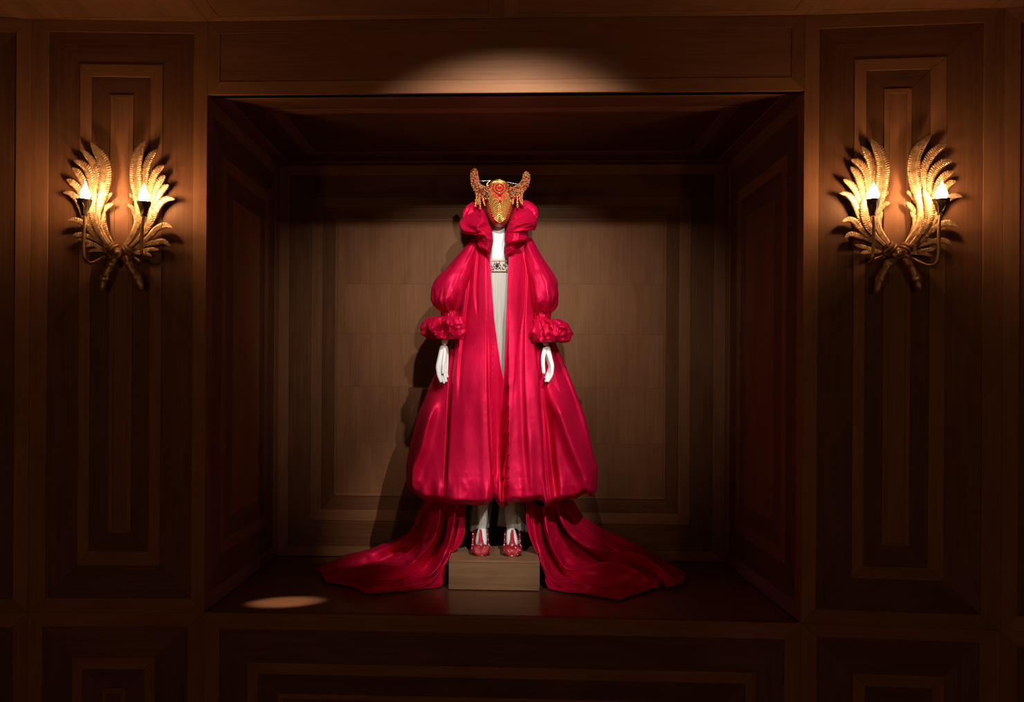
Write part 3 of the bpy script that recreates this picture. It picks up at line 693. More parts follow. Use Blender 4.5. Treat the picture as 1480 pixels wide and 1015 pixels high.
NT, NF, NB = 300, 150, 40
t = np.linspace(0, 1, NT)
rowsL, rowsR = [], []
VTOP = 343.0
def half(side):
    """front half from the opening to the silhouette, then round to the middle of the back"""
    P = []
    hem = hemL if side == 'L' else hemR
    for ti in np.concatenate([t, np.linspace(1.02, 1.3, 14)]):
        tt = min(ti, 1.0)
        vg = VTOP + (726 - VTOP) * tt          # guide row
        a, b, o1, o2 = uL(vg), uR(vg), oL(vg), oR(vg)
        um, hw = (a + b) / 2, (b - a) / 2
        if side == 'L': f0 = math.asin(np.clip((um - o1) / hw, -.99, .99))
        else: f0 = math.asin(np.clip((o2 - um) / hw, -.99, .99))
        # columns evenly by picture distance with some crowding at the silhouette
        x0, x1 = math.sin(f0), 1.0
        k = np.linspace(0, 1, NF)
        xs = x0 + (x1 - x0) * (0.72 * k + 0.28 * np.sin(k * np.pi / 2))
        xs[-1] = 1.0
        u = um - hw * xs if side == 'L' else um + hw * xs
        v = VTOP + (hem(u) - VTOP) * tt
        base = YC - Bf(v) * np.sqrt(np.clip(1 - xs**2, 0, 1))
        d = coat_folds(u, v)
        edge = 1 - sstep(xs, 0.93, 1.0)
        # hem: cloth bags out, then turns under
        rel = (v - VTOP) / (hem(u) - VTOP)
        bag = 0.014 * np.exp(-((rel - 0.97) / 0.09)**2) - 0.050 * sstep(rel, 0.97, 1.0)**2.5
        Pn = np.stack([u * .05, v * .03, np.full_like(u, 3.0 if side == 'L' else 8.0)], -1)
        Pv = Pn * np.array([1.3, .45, 1.0])
        crump = 0.005 * fbm(Pv * np.array([.7, 1, 1]), 3, 2) * sstep(v, 400, 520) + 0.006 * ridged(Pn * 1.5, 5) * sstep(rel, .84, .97) + .0013 * ridged(Pv * np.array([.9, 3.0, 1]), 9, 3)
        hemf = 0.016 * np.sin(u * 0.21 + 1.5 * np.sin(u * .07)) * sstep(rel, 0.90, 0.99)
        Y = base - (d + bag + crump + hemf) * edge
        if ti > 1.0:
            g = (ti - 1.0) / 0.3
            Y = Y + 0.11 * g * edge
            v = v - 16 * np.sin(g * np.pi * .5) * edge
        Y = np.where(xs < .8, np.minimum(Y, .602 + .016 * sstep(v, 560, 610)), Y)
        front = onYa(u, v, Y)
        # back
        ph = np.linspace(0, np.pi / 2, NB + 1)[1:]
        ub = um - hw * np.cos(ph) if side == 'L' else um + hw * np.cos(ph)
        vb = VTOP + ((hem(u[-1]) - VTOP) + (722 - hem(u[-1])) * sstep(ph, 0, .8)) * tt
        Yb = YC + Bb(vg) * np.sin(ph) + 0.015 * np.sin(ph * 16) * sstep(vg, 400, 600) * np.sin(ph)
        # scale with depth so that the back keeps the true width
        sc_ = (Yb + DIST) / (YC + DIST)
        backp = onYa(np.full_like(ub, um), np.full_like(ub, 550.0), np.full_like(ub, YC))
        pc = onYa(ub, vb, np.full_like(ub, YC)); pc[:, 1] = Yb
        if ti > 1.0: pc[:, 2] += 0.06 * g
        row = np.concatenate([front, pc], 0)
        # facing: the opening edge turns inward
        e = row[0].copy(); inn = []
        for q in (0.045, 0.025, 0.010, 0.003):
            p_ = e.copy(); p_[1] = max(e[1], min(e[1] + q, .610)) if vg > 480 else e[1] + q; p_[0] += (-1 if side == 'L' else 1) * 0.012 * (q / .045); inn.append(p_)
        P.append(np.concatenate([np.array(inn), row], 0))
    return np.array(P)
PL = half('L'); PR = half('R')
# one body mesh: left half joined to right half at the middle of the back
PP = np.concatenate([PL, PR[:, ::-1]], 1)
body_cloth = grid('coat_body', PP, RED, coat)

# puffed sleeves: (v, left, right) outlines at the depth of the arm
def sleeve(rows, yc, name, seed, ngather):
    vv = np.array([r[0] for r in rows], float)
    fl = curve([(r[0], r[1]) for r in rows]); fr = curve([(r[0], r[2]) for r in rows]); fd = curve([(r[0], r[3]) for r in rows]); fy = curve([(r[0], r[4]) for r in rows])
    n = 110; m = 130
    v = np.linspace(vv[0], vv[-1], n); ph = np.linspace(0, 2 * np.pi, m, endpoint=False)
    P = np.empty((n, m, 3))
    H = vv[-1] - vv[0]
    for i in range(n):
        a, b, dpt, yy = fl(v[i]), fr(v[i]), fd(v[i]), yc + fy(v[i])
        um, hw = (a + b) / 2, (b - a) / 2
        s = (v[i] - vv[0]) / H
        pl = np.stack([np.cos(ph) * 1.6, np.sin(ph) * 1.6, np.full(m, s * 2.2 + seed)], -1)
        g = sstep(s, .62, .97)
        rad = 1 + 0.08 * fbm(pl, seed, 3) + (.35 + g) * 0.12 * ridged(pl * np.array([1.7, 1.7, 1.2]), seed + 4, 2) + 0.045 * g * np.sin(ph * ngather + 3 * np.sin(ph * 2 + seed))
        rad += 0.030 * np.sin(ph * 5 + s * 5 + seed) * np.sin(s * np.pi)
        u = um + hw * np.cos(ph) * rad
        Y = yy - dpt * np.sin(ph) * rad
        dv = 2.2 * g * np.sin(ph * 7 + seed)
        P[i] = onYa(u, np.full(m, v[i]) + dv, Y)
        pc = onYa(np.full(m, um), np.full(m, v[i]), np.full(m, yy))
    return grid(name, P, RED, coat, closed_v=True)
YS = 0.665
sl = sleeve([(345, 681, 694, .05, .0), (352, 675, 694, .07, .0), (362, 667.5, 692, .085, .0), (375, 656.5, 688, .10, -.01), (388, 646, 684, .112, -.02), (398, 636, 681, .125, -.03), (408, 628.5, 678, .13, -.035), (420, 625, 674, .132, -.04), (432, 625, 671, .125, -.04), (440, 627.5, 668, .11, -.04), (446, 633, 665, .09, -.04), (449, 638, 662, .075, -.04)], YS, 'sleeve', 2, 13)
sr_ = sleeve([(344, 755, 768, .05, .0), (352, 752, 773, .07, .0), (362, 754, 778, .085, .0), (375, 757, 786, .10, -.01), (388, 760, 795, .112, -.02), (398, 762, 801, .125, -.03), (410, 764, 806, .13, -.035), (422, 766, 806.5, .132, -.04), (434, 768, 805, .125, -.04), (441, 769, 804, .11, -.04), (447, 770, 800, .09, -.04), (451, 771, 796, .075, -.04)], YS, 'sleeve', 6, 14)

def puff(name, rows, yc, seed, amp, nodes, mat=RED, m=150, n=46, parent=None, freq=2.6):
    """a gathered, crumpled band: rows (v, left, right, depth)"""
    rows = np.array(rows, float); k = np.concatenate([[0], np.cumsum(np.abs(np.diff(rows[:, 0])) + np.abs(np.diff(rows[:, 2])) * .5)])
    s = np.linspace(0, k[-1], n); ph = np.linspace(0, 2 * np.pi, m, endpoint=False)
    col = [curve(list(zip(k, rows[:, j])))(s) for j in range(rows.shape[1])]
    P = np.empty((n, m, 3))
    for i in range(n):
        v, a, b, dpt = col[0][i], col[1][i], col[2][i], col[3][i]
        yy = yc + (col[4][i] if len(col) > 4 else 0)
        um, hw = (a + b) / 2, (b - a) / 2
        ss = s[i] / k[-1]; w_ = math.sin(ss * math.pi)
        pl = np.stack([np.cos(ph) * freq, np.sin(ph) * freq, np.full(m, ss * 3.0 + seed * 3.1)], -1)
        rad = 1 + w_ * amp * (ridged(pl, seed, 3) + 0.9 * fbm(pl * 1.4, seed + 7, 3)) + w_ * amp * .55 * np.sin(ph * nodes + 2.0 * np.sin(2 * ph + seed) + ss * 2)
        rad = rad - w_ * amp * .42
        dv = w_ * 14 * amp * fbm(pl * 1.3, seed + 21, 2)
        P[i] = onYa(um + hw * np.cos(ph) * rad, v + dv, yy - dpt * np.sin(ph) * rad)
    return grid(name, P, mat, parent or coat, closed_v=True)
# arm bands and ruffled cuffs
puff('sleeve_band', [(446, 638, 663, .07), (450, 637, 664, .072), (456, 637.5, 664, .072), (463, 638, 664, .07)], YS - .04, 3, .05, 17, n=20)
puff('cuff_ruffle', [(459, 640, 663, .07), (457, 628, 668, .10), (461, 617, 670, .125), (470, 613, 671, .14), (480, 613.5, 671, .14), (488, 617, 669, .125), (491, 624, 666, .10), (488, 632, 663, .06), (480, 634, 662, .05)], YS - .045, 5, .27, 9, freq=3.6)
puff('sleeve_band', [(448, 771, 796, .07), (452, 770.5, 796.5, .072), (460, 770.5, 796, .072), (466, 771, 796, .07)], YS - .04, 9, .05, 17, n=20)
puff('cuff_ruffle', [(462, 772, 797, .07), (461, 768, 806, .10), (466, 766, 816, .125), (474, 765, 821, .14), (484, 765, 822, .14), (492, 766, 819, .125), (495, 770, 812, .10), (492, 774, 805, .06), (484, 777, 803, .05)], YS - .045, 12, .27, 9, freq=3.6)

# collar: a ruffle of overlapping crumpled folds standing round the throat
def fold(pts, seed, amp=.30):
    q = catmull(pts, 84)                     # u, v, Y, radius (metres)
    n, m = len(q), 84
    ph = np.linspace(0, 2 * np.pi, m, endpoint=False); s = np.linspace(0, 1, n)
    C = np.array([onY(q[i, 0], q[i, 1], q[i, 2]) for i in range(n)])
    Tn = np.gradient(C, axis=0); Tn /= np.linalg.norm(Tn, axis=1)[:, None]
    ref = np.array([0.05, -1.0, 0.15])
    A = ref[None] - Tn * (Tn @ ref)[:, None]; A /= np.linalg.norm(A, axis=1)[:, None]
    Bv = np.cross(Tn, A)
    P = np.empty((n, m, 3))
    for i in range(n):
        e = math.sqrt(max(0.0, 1 - abs(2 * s[i] - 1)**4)) + .02
        pl = np.stack([np.cos(ph) * 1.25, np.sin(ph) * 1.25, np.full(m, s[i] * 3.4 + seed * 5)], -1)
        pl2 = pl + .5 * np.stack([fbm(pl * 1.3, seed + 40), fbm(pl * 1.3, seed + 41), fbm(pl * 1.3, seed + 42)], -1)
        rad = e * (1 + amp * 1.25 * ridged(pl2 * np.array([1.35, 1.35, .55]), seed, 2) + amp * .5 * fbm(pl2 * np.array([1.1, 1.1, .9]), seed + 3, 2))
        r = max(q[i, 3], .004)
        P[i] = C[i] + A[i] * (np.cos(ph) * rad * r * .75)[:, None] + Bv[i] * (np.sin(ph) * rad * r * 1.12)[:, None]
    return grid('collar_ruffle', P, RED, coat, closed_v=True)
for i, pts in enumerate([
    [(696, 296, .69, .020), (686, 303, .65, .028), (679, 312, .63, .028), (681, 322, .62, .020)],
    [(744, 296, .69, .020), (757, 299, .65, .028), (766, 308, .63, .030), (766, 322, .61, .022)],
    [(690, 292, .69, .026), (698, 288, .77, .034), (720, 286, .82, .036), (741, 288, .77, .034), (750, 292, .69, .026)],
]):
    fold(pts, i + 1)
def ruffle(inner, outer, seed, puffed, nf):
    n, m = 150, 44
    A = catmull(inner, n); Bq = catmull(outer, n)
    s_ = np.linspace(0, 1, n)[:, None]; r = np.linspace(0, 1, m)[None]
    u = A[:, :1] * (1 - r) + Bq[:, :1] * r; v = A[:, 1:2] * (1 - r) + Bq[:, 1:2] * r; Y = A[:, 2:] * (1 - r) + Bq[:, 2:] * r
    prof = np.sin(np.pi * r**.85)**.7
    wsc = np.linalg.norm(A[:, :2] - Bq[:, :2], axis=1)[:, None]; wsc = np.clip(wsc / 32, .12, 1)
    P0 = np.stack([s_ * nf + 0 * r, r * 1.1 + 0 * s_, 0 * s_ + 0 * r + seed], -1)
    warp = np.stack([.55 * fbm(P0 * .8, seed + 1, 2) + .35 * r + 0 * s_, .3 * fbm(P0, seed + 2, 2), 0 * s_ + 0 * r], -1)
    pl = P0 + warp
    fol = ridged(pl, seed + 3, 2) + .6 * fbm(pl * np.array([.6, .8, 1]), seed + 4, 2)
    h = puffed * wsc * prof * (1 + .85 * fol) + .012 * prof * ridged(pl * np.array([2.2, 1.6, 1]), seed + 9, 2) * wsc
    v = v + 2.5 * prof * fbm(pl, seed + 6, 2) * wsc + 1.5 * fol * sstep(r, .6, 1) * wsc
    u = u + 2.0 * fol * sstep(r, .6, 1) * wsc
    front = onYa(u, v, Y - h)
    back = onYa(u, v, Y + .022 * prof * wsc + .002)
    return grid('collar_ruffle', np.concatenate([front, back[:, ::-1]], 1), RED, coat, closed_v=True)
ruffle([(701, 306, .65), (706, 320, .605), (711, 334, .575), (713, 347, .56), (711, 360, .552), (707, 376, .55)],
       [(693, 294, .68), (676, 310, .615), (664, 325, .575), (669, 338, .575), (684, 334, .565), (690, 343, .56), (691, 356, .56), (700, 362, .555), (706, 376, .55)], 2, .062, 5.0)
ruffle([(741, 306, .65), (736, 320, .605), (731, 334, .575), (729, 347, .56), (730.5, 358, .552), (730, 371, .55)],
       [(749, 294, .68), (767, 303, .615), (774.5, 320, .58), (772, 332, .58), (763, 334, .57), (762, 345, .565), (746, 352, .56), (744, 363, .555), (732, 371.5, .55)], 5, .062, 5.0)

# train: two cloths that fall from under the hem and run out over the ledge
def train(lines, org, sc, name, seed, folds):
    L = []
    for ln in lines:
        q = []
        for x, y, d in ln:
            u, v = org[0] + x / sc, org[1] + y / sc
            p = onY(u, v, d) if d > 0.45 else onZ(u, v, ZL + max(d, .002))
            q.append(np.array(p))
        L.append(catmull(q, 120))
    L = np.array(L)                                         # (k, n, 3)
    k, n = L.shape[:2]
    m = (k - 1) * 18 + 1
    G = np.empty((m, n, 3)); tt = np.linspace(0, k - 1, m)
    for c in range(3):
        for j in range(n):
            G[:, j, c] = curve(list(zip(range(k), L[:, j, c])))(tt)
    # deepen the drawn folds
    s_ = np.linspace(0, 1, n)
    for c0, wd, hgt in folds:
        wd *= .8; hgt *= 1.8
        bumpf = hgt * np.exp(-((tt - c0) / wd)**2)[:, None] * (sstep(s_, 0.0, .15) * (1 - sstep(s_, .72, 1.0)))[None]
        mix = sstep(s_, .35, .75)[None]
        G[..., 1] -= bumpf * (1 - .6 * mix); G[..., 2] += bumpf * .8 * mix
    # small drags and crumples, fading to the borders
    s = np.linspace(0, 1, n)[None]; a = (tt / (k - 1))[:, None]
    Pn = np.stack([a * 9 + 0 * s, s * 5 + 0 * a, 0 * a + 0 * s + seed], -1)
    fade = np.sin(np.pi * np.clip(a, 0.02, .98))**.5 * np.sin(np.pi * np.clip(s * .9 + .05, 0, 1))**.5
    bump = (0.034 * ridged(Pn, seed, 2) + 0.018 * fbm(Pn * 2, seed + 2, 3)) * fade
    G[..., 1] -= bump * .8; G[..., 2] += bump * .6 * sstep(s, 0, .4)
    G[..., 2] = np.maximum(G[..., 2], ZL + 0.003)
    # keep clear of the plinth: over its top, beside its flank
    X, Yg, Z = G[..., 0], G[..., 1], G[..., 2]
    ins = (X > PX0 - .007) & (X < PX1 + .007) & (Yg > PY - .007) & (Z < PZ + .007)
    up_ = ins & (Z > PZ - .03); G[..., 2] = np.where(up_, PZ + .007, G[..., 2])
    sd_ = ins & ~up_; xm = (PX0 + PX1) / 2
    G[..., 0] = np.where(sd_, np.where(X < xm, PX0 - .007, PX1 + .007), G[..., 0])
    o = grid(name, G, RED, coat)
    md = o.modifiers.new('thickness', 'SOLIDIFY'); md.thickness = 0.003; md.offset = 1
    return o
train([
    [(1040, 80, .80), (985, 180, .87), (890, 370, .97), (620, 500, 1.04), (300, 600, 1.05), (60, 700, .015)],
    [(1075, 80, .77), (1040, 200, .83), (940, 390, .93), (760, 560, .99), (400, 690, .012), (85, 742, .008)],
    [(1120, 80, .73), (1110, 230, .77), (1030, 420, .85), (830, 620, .93), (440, 715, .025), (92, 752, .012)],
    [(1190, 80, .68), (1185, 240, .70), (1130, 420, .74), (960, 640, .80), (830, 725, .05), (480, 770, .05), (110, 790, .025)],
    [(1240, 80, .72), (1235, 280, .75), (1190, 480, .77), (1050, 715, .80), (860, 795, .010), (480, 822, .004), (135, 835, .004)],
    [(1320, 90, .655), (1310, 280, .655), (1240, 540, .665), (1090, 780, .025), (850, 850, .006), (540, 905, .003), (380, 880, .003)],
    [(1365, 95, .63), (1360, 270, .63), (1310, 500, .63), (1180, 700, .055), (1080, 860, .012), (900, 905, .004), (540, 938, .003)],
    [(1405, 100, .60), (1404, 260, .60), (1388, 450, .60), (1300, 555, .62), (1240, 610, .63), (1232, 720, .065), (1222, 820, .022), (1180, 880, .004)],
], (450, 710), 6.343, 'train_panel', 4, [(1.0, .35, -.030), (.45, .4, .02), (2.0, .5, .012), (3.0, .35, .035), (3.9, .35, -.035), (5.0, .5, .02), (5.6, .25, -.018), (2.5, .2, -.014)])
train([
    [(440, 80, .82), (540, 230, .92), (700, 330, .98), (900, 420, 1.03), (1130, 550, 1.05), (1300, 650, .04), (1405, 705, .02)],
    [(380, 90, .80), (440, 190, .86), (600, 350, .92), (800, 500, .97), (1000, 600, .05), (1220, 680, .03), (1395, 760, .015)],
    [(300, 100, .74), (330, 230, .78), (430, 380, .82), (570, 480, .86), (780, 545, .08), (1020, 640, .055), (1370, 800, .012)],
    [(268, 100, .75), (285, 200, .80), (395, 390, .87), (600, 570, .95), (720, 640, .012), (960, 690, .010), (1250, 835, .006)],
    [(230, 110, .72), (240, 250, .75), (300, 430, .80), (400, 600, .86), (640, 680, .03), (900, 700, .03), (1220, 790, .02)],
    [(185, 130, .68), (203, 300, .70), (260, 490, .72), (355, 645, .745), (600, 690, .065), (900, 715, .06), (1190, 770, .035)],
    [(150, 130, .71), (180, 330, .72), (245, 540, .75), (330, 700, .02), (490, 795, .006), (800, 822, .005), (1170, 830, .005)],
    [(105, 100, .66), (120, 350, .66), (165, 540, .66), (235, 690, .05), (440, 810, .018), (750, 865, .005), (1080, 862, .004)],
    [(65, 95, .62), (68, 330, .62), (115, 510, .62), (200, 720, .055), (330, 830, .012), (600, 885, .003), (960, 900, .003)],
    [(30, 90, .60), (36, 300, .60), (85, 460, .60), (140, 560, .60), (172, 610, .60), (190, 710, .062), (205, 800, .022), (240, 850, .004), (520, 888, .003), (842, 940, .003)],
], (755, 710), 5.971, 'train_panel', 7, [(1.0, .5, .012), (2.0, .4, .034), (2.9, .4, -.034), (3.9, .45, .012), (5.0, .33, .034), (6.0, .35, -.034), (7.2, .4, .018), (7.9, .25, -.016), (1.4, .2, -.012)])
# armholes: the sleeves join the body of the coat there
def cut(o, segs):
    bm = bmesh.new(); bm.from_mesh(o.data); kill = []
    S2 = [(onY(*a), onY(*b), r) for a, b, r in segs]
    for f in bm.faces:
        c = f.calc_center_median()
        for a, b, r in S2:
            ab = b - a; q = max(0, min(1, (c - a).dot(ab) / ab.dot(ab)))
            if (c - (a + ab * q)).length < r: kill.append(f); break
    bmesh.ops.delete(bm, geom=kill, context='FACES'); bm.to_mesh(o.data); bm.free()
ARM = [((697, 362, .71), (680, 380, .695), .052), ((680, 380, .695), (664, 420, .655), .048), ((664, 420, .655), (650, 455, .632), .040),
       ((743, 362, .71), (757, 380, .695), .052), ((757, 380, .695), (771, 420, .655), .048), ((771, 420, .655), (783, 455, .632), .040)]
cut(body_cloth, ARM + [((650, 455, .632), (642, 499, .603), .034), ((783, 455, .632), (789.5, 500, .605), .034)])
cut(sl, [ARM[0], (ARM[1][0], (672, 400, .675), .046)]); cut(sr_, [ARM[3], ((769, 412, .66), (772, 425, .65), .05), (ARM[4][0], (769, 416, .658), .052)])
fix_parent(coat)
# ------------------------------------------------------------------ mannequin (one continuous body, fingers included)
mann = thing('mannequin', 'white female display mannequin standing on the plinth, hands, throat and insteps showing', 'mannequin', onY(718, 800, .68))
me = bpy.data.meshes.new('body'); bmk = bmesh.new(); skl = bmk.verts.layers.skin.verify()
def chain(pts, start=None, root=False):
    prev = start; out = []
    for u, v, Y, r in pts:
        vt = bmk.verts.new(onY(u, v, Y)); vt[skl].radius = (r, r) if not isinstance(r, tuple) else r
        if prev: bmk.edges.new((prev, vt))
        elif root: vt[skl].use_root = True
        prev = vt; out.append(vt)
    return out
tor = chain([(718, 508, .70, .080), (718, 455, .70, .068), (719, 410, .70, .068), (720, 382, .695, .070), (720, 366, .684, .072), (720, 352, .680, .050), (720, 334, .68, .034), (720, 312, .70, .040), (720, 290, .705, .044), (720, 276, .705, .034)], root=True)
for sh, eb, wr in ((((697, 362, .71, .030), (683, 376, .695, .023)), ((664, 420, .655, .026), (651, 450, .632, .026)), ((648, 472, .612, .0235), (643, 490, .588, .0195), (641.5, 500, .576, .0175))),
                   (((743, 362, .71, .030), (755, 376, .695, .023)), ((771, 420, .655, .026), (782, 452, .632, .026)), ((786, 474, .612, .0235), (789, 492, .588, .0195), (789.5, 501, .577, .0175)))):
    chain(list(sh) + list(eb) + list(wr), tor[4])
for lg in ([(708, 540, .70, .055), (704, 600, .70, .045), (701, 655, .70, .034), (698, 705, .71, .032), (697.5, 748, .71, .026), (697, 764, .705, .021), (695.7, 778, .645, .031), (695.3, 789, .602, .030), (695.3, 797, .568, .017)],
           [(730, 540, .70, .055), (734, 600, .70, .045), (736, 655, .70, .034), (737, 705, .71, .032), (737, 748, .71, .026), (738, 764, .705, .021), (739.7, 778, .645, .031), (740.3, 789, .602, .030), (740.5, 797, .568, .017)]):
    chain(lg, tor[0])
def finger(pts, r0=.0150, r1=.0068):
    n = len(pts)
    chain([(u, v, Y, r0 + (r1 - r0) * min(1, (i / (n - 1))**.8)) for i, (u, v, Y) in enumerate(pts)], root=True)
finger([(640.5, 499, 0.574), (635.5, 519, 0.557), (632.3, 531, 0.547), (634, 544, 0.542), (637.8, 553.5, 0.547)])
finger([(642, 499, 0.574), (639, 518, 0.562), (637, 532, 0.552), (639, 546, 0.547), (642.3, 555, 0.552)])
finger([(643.5, 499, 0.576), (643, 517, 0.572), (642.5, 531, 0.567), (643.2, 545, 0.562), (645.3, 553, 0.562)])
finger([(644.5, 500, 0.579), (646, 516, 0.580), (646, 529, 0.575), (645.6, 540, 0.572), (647, 546.5, 0.572)], .011, .0055)
finger([(642.8, 502, 0.572), (642.5, 515, 0.552), (640.5, 528, 0.535), (640.4, 541.5, 0.530)], .0125, .0075)
finger([(790.5, 500, 0.575), (795, 518, 0.557), (798.3, 529, 0.547), (797.3, 542, 0.542), (791, 553, 0.542)])
finger([(789.5, 500, 0.577), (794, 520, 0.572), (796.3, 532, 0.562), (795, 543, 0.552), (787.5, 552.5, 0.548)])
finger([(788.5, 501, 0.580), (792.5, 519, 0.582), (795.3, 532, 0.580), (793.3, 541, 0.567), (787.3, 547.5, 0.560)])
finger([(788, 502, 0.582), (791.5, 518, 0.588), (794.3, 531, 0.588), (792, 539, 0.582), (788.8, 544, 0.575)], .011, .0055)
finger([(788, 502, 0.574), (784.7, 517, 0.554), (785, 530, 0.542), (786, 541, 0.538)], .0130, .0085)
bmk.to_mesh(me); bmk.free()
body = link('body', me, WHITEPAINT, mann, False)
sk = body.modifiers.new('skin', 'SKIN'); sk.use_smooth_shade = True; sk.branch_smoothing = 0.6
sb = body.modifiers.new('subdivision', 'SUBSURF'); sb.levels = 2; sb.render_levels = 2
fix_parent(mann)

# ------------------------------------------------------------------ dress
dress = thing('dress', 'ivory chiffon gown with a jewelled bodice, seen in the open front of the coat', 'dress', onY(718, 500, .695))
def tubeY(name, rows, yc, mat, parent, pleat, amp, m=160, n=60, flare=0.0, tilt=0.0):
    rows = sorted(rows); f = [curve([(r[0], r[j]) for r in rows]) for j in (1, 2, 3)]
    ph = np.linspace(0, 2 * np.pi, m, endpoint=False); vv = np.linspace(rows[0][0], rows[-1][0], n)
    P = np.empty((n, m, 3))
    for i, v in enumerate(vv):
        a, b, d = f[0](v), f[1](v), f[2](v); um, hw = (a + b) / 2, (b - a) / 2
        s = (v - rows[0][0]) / (rows[-1][0] - rows[0][0])
        rad = 1 + amp * (0.4 + .6 * s) * (np.sin(ph * pleat + np.sin(ph * 5) * 1.5) + .5 * np.sin(ph * pleat * .41 + s * 2))
        P[i] = onYa(um + hw * np.cos(ph) * rad, np.full(m, v) + tilt * s * np.cos(ph) + 1.5 * s * np.sin(ph * 3), np.full(m, yc) - d * np.sin(ph) * rad)
        P[i][:, 1] = yc - d * np.sin(ph) * rad
    return grid(name, P, mat, parent, closed_v=True)
tubeY('bodice', [(374, 696, 743, .100), (384, 689, 749, .106), (394.5, 688, 750, .104)], .695, NUDE, dress, 1, 0, n=16)
skirt = tubeY('skirt', [(394.2, 687.5, 750.5, .105), (450, 690, 748, .098), (510, 690, 748, .085), (545, 688, 750, .078), (600, 684, 754, .062), (712, 680, 758, .058)], .695, CREAM, dress, 46, .014, n=50)
tubeY('chiffon_layer', [(713, 683, 713, .060), (744, 680, 709, .062), (765, 678, 706, .058)], .712, SHEER, dress, 11, .05, n=22, tilt=-3)
tubeY('chiffon_layer', [(713, 721, 756, .060), (744, 721, 759, .062), (764, 719, 761, .058)], .712, SHEER, dress, 11, .05, n=22, tilt=5)
# jewelled bodice stones
def stones(name, pts, mat, parent, sub=1, flat=1.0):
    bm = bmesh.new()
    for p, r in pts:
        g = bmesh.ops.create_icosphere(bm, subdivisions=sub, radius=r)
        for v in g['verts']: v.co = Vector(p) + v.co
    o = bmobj(name, bm, mat, parent)
    o['kind'] = 'stuff'
    return o
rng = random.Random(5)
def bodY(u):  # front of the bodice
    x = (u - 719) / 32.0; return .695 - .107 * math.sqrt(max(0, 1 - x * x)) - .001
def bod(u, v): return onY(u, v, bodY(u))
cl, bl, am = [], [], []
for i in range(26):
    u = 703 + i * 1.32
    am.append((bod(u, 392.6 + .5 * (i % 2)), .0030)); cl.append((bod(u + .6, 376.5 + .4 * (i % 2)), .0024))
for k in range(14):
    a = k / 14 * 2 * math.pi
    (cl if k % 2 else am).append((bod(718.6 + 4.6 * math.cos(a), 384 + 4.2 * math.sin(a)), .0040))
for du in (-13, -9.5, 9.5, 13):
    for k in range(7):
        a = k / 7 * 2 * math.pi
        (bl if k % 3 == 0 else cl if k % 3 == 1 else am).append((bod(718.6 + du + 2.3 * math.cos(a), 384 + (-2 if abs(du) > 11 else 2.5) + 2.6 * math.sin(a)), .0034))
for k in range(26):
    u, v = rng.uniform(704, 734), rng.uniform(377, 391); (bl, cl, am)[k % 3].append((bod(u, v), rng.uniform(.0022, .0036)))
stones('clear_stones', cl, STONE_CLEAR, dress); stones('dark_stones', bl, STONE_BLUE, dress); stones('amber_stones', am, STONE_AMBER, dress)
b_ = stones('brooch_stone', [(bod(718.6, 384), .0095)], STONE_BLUE, dress, 2); del b_['kind']
fix_parent(dress)

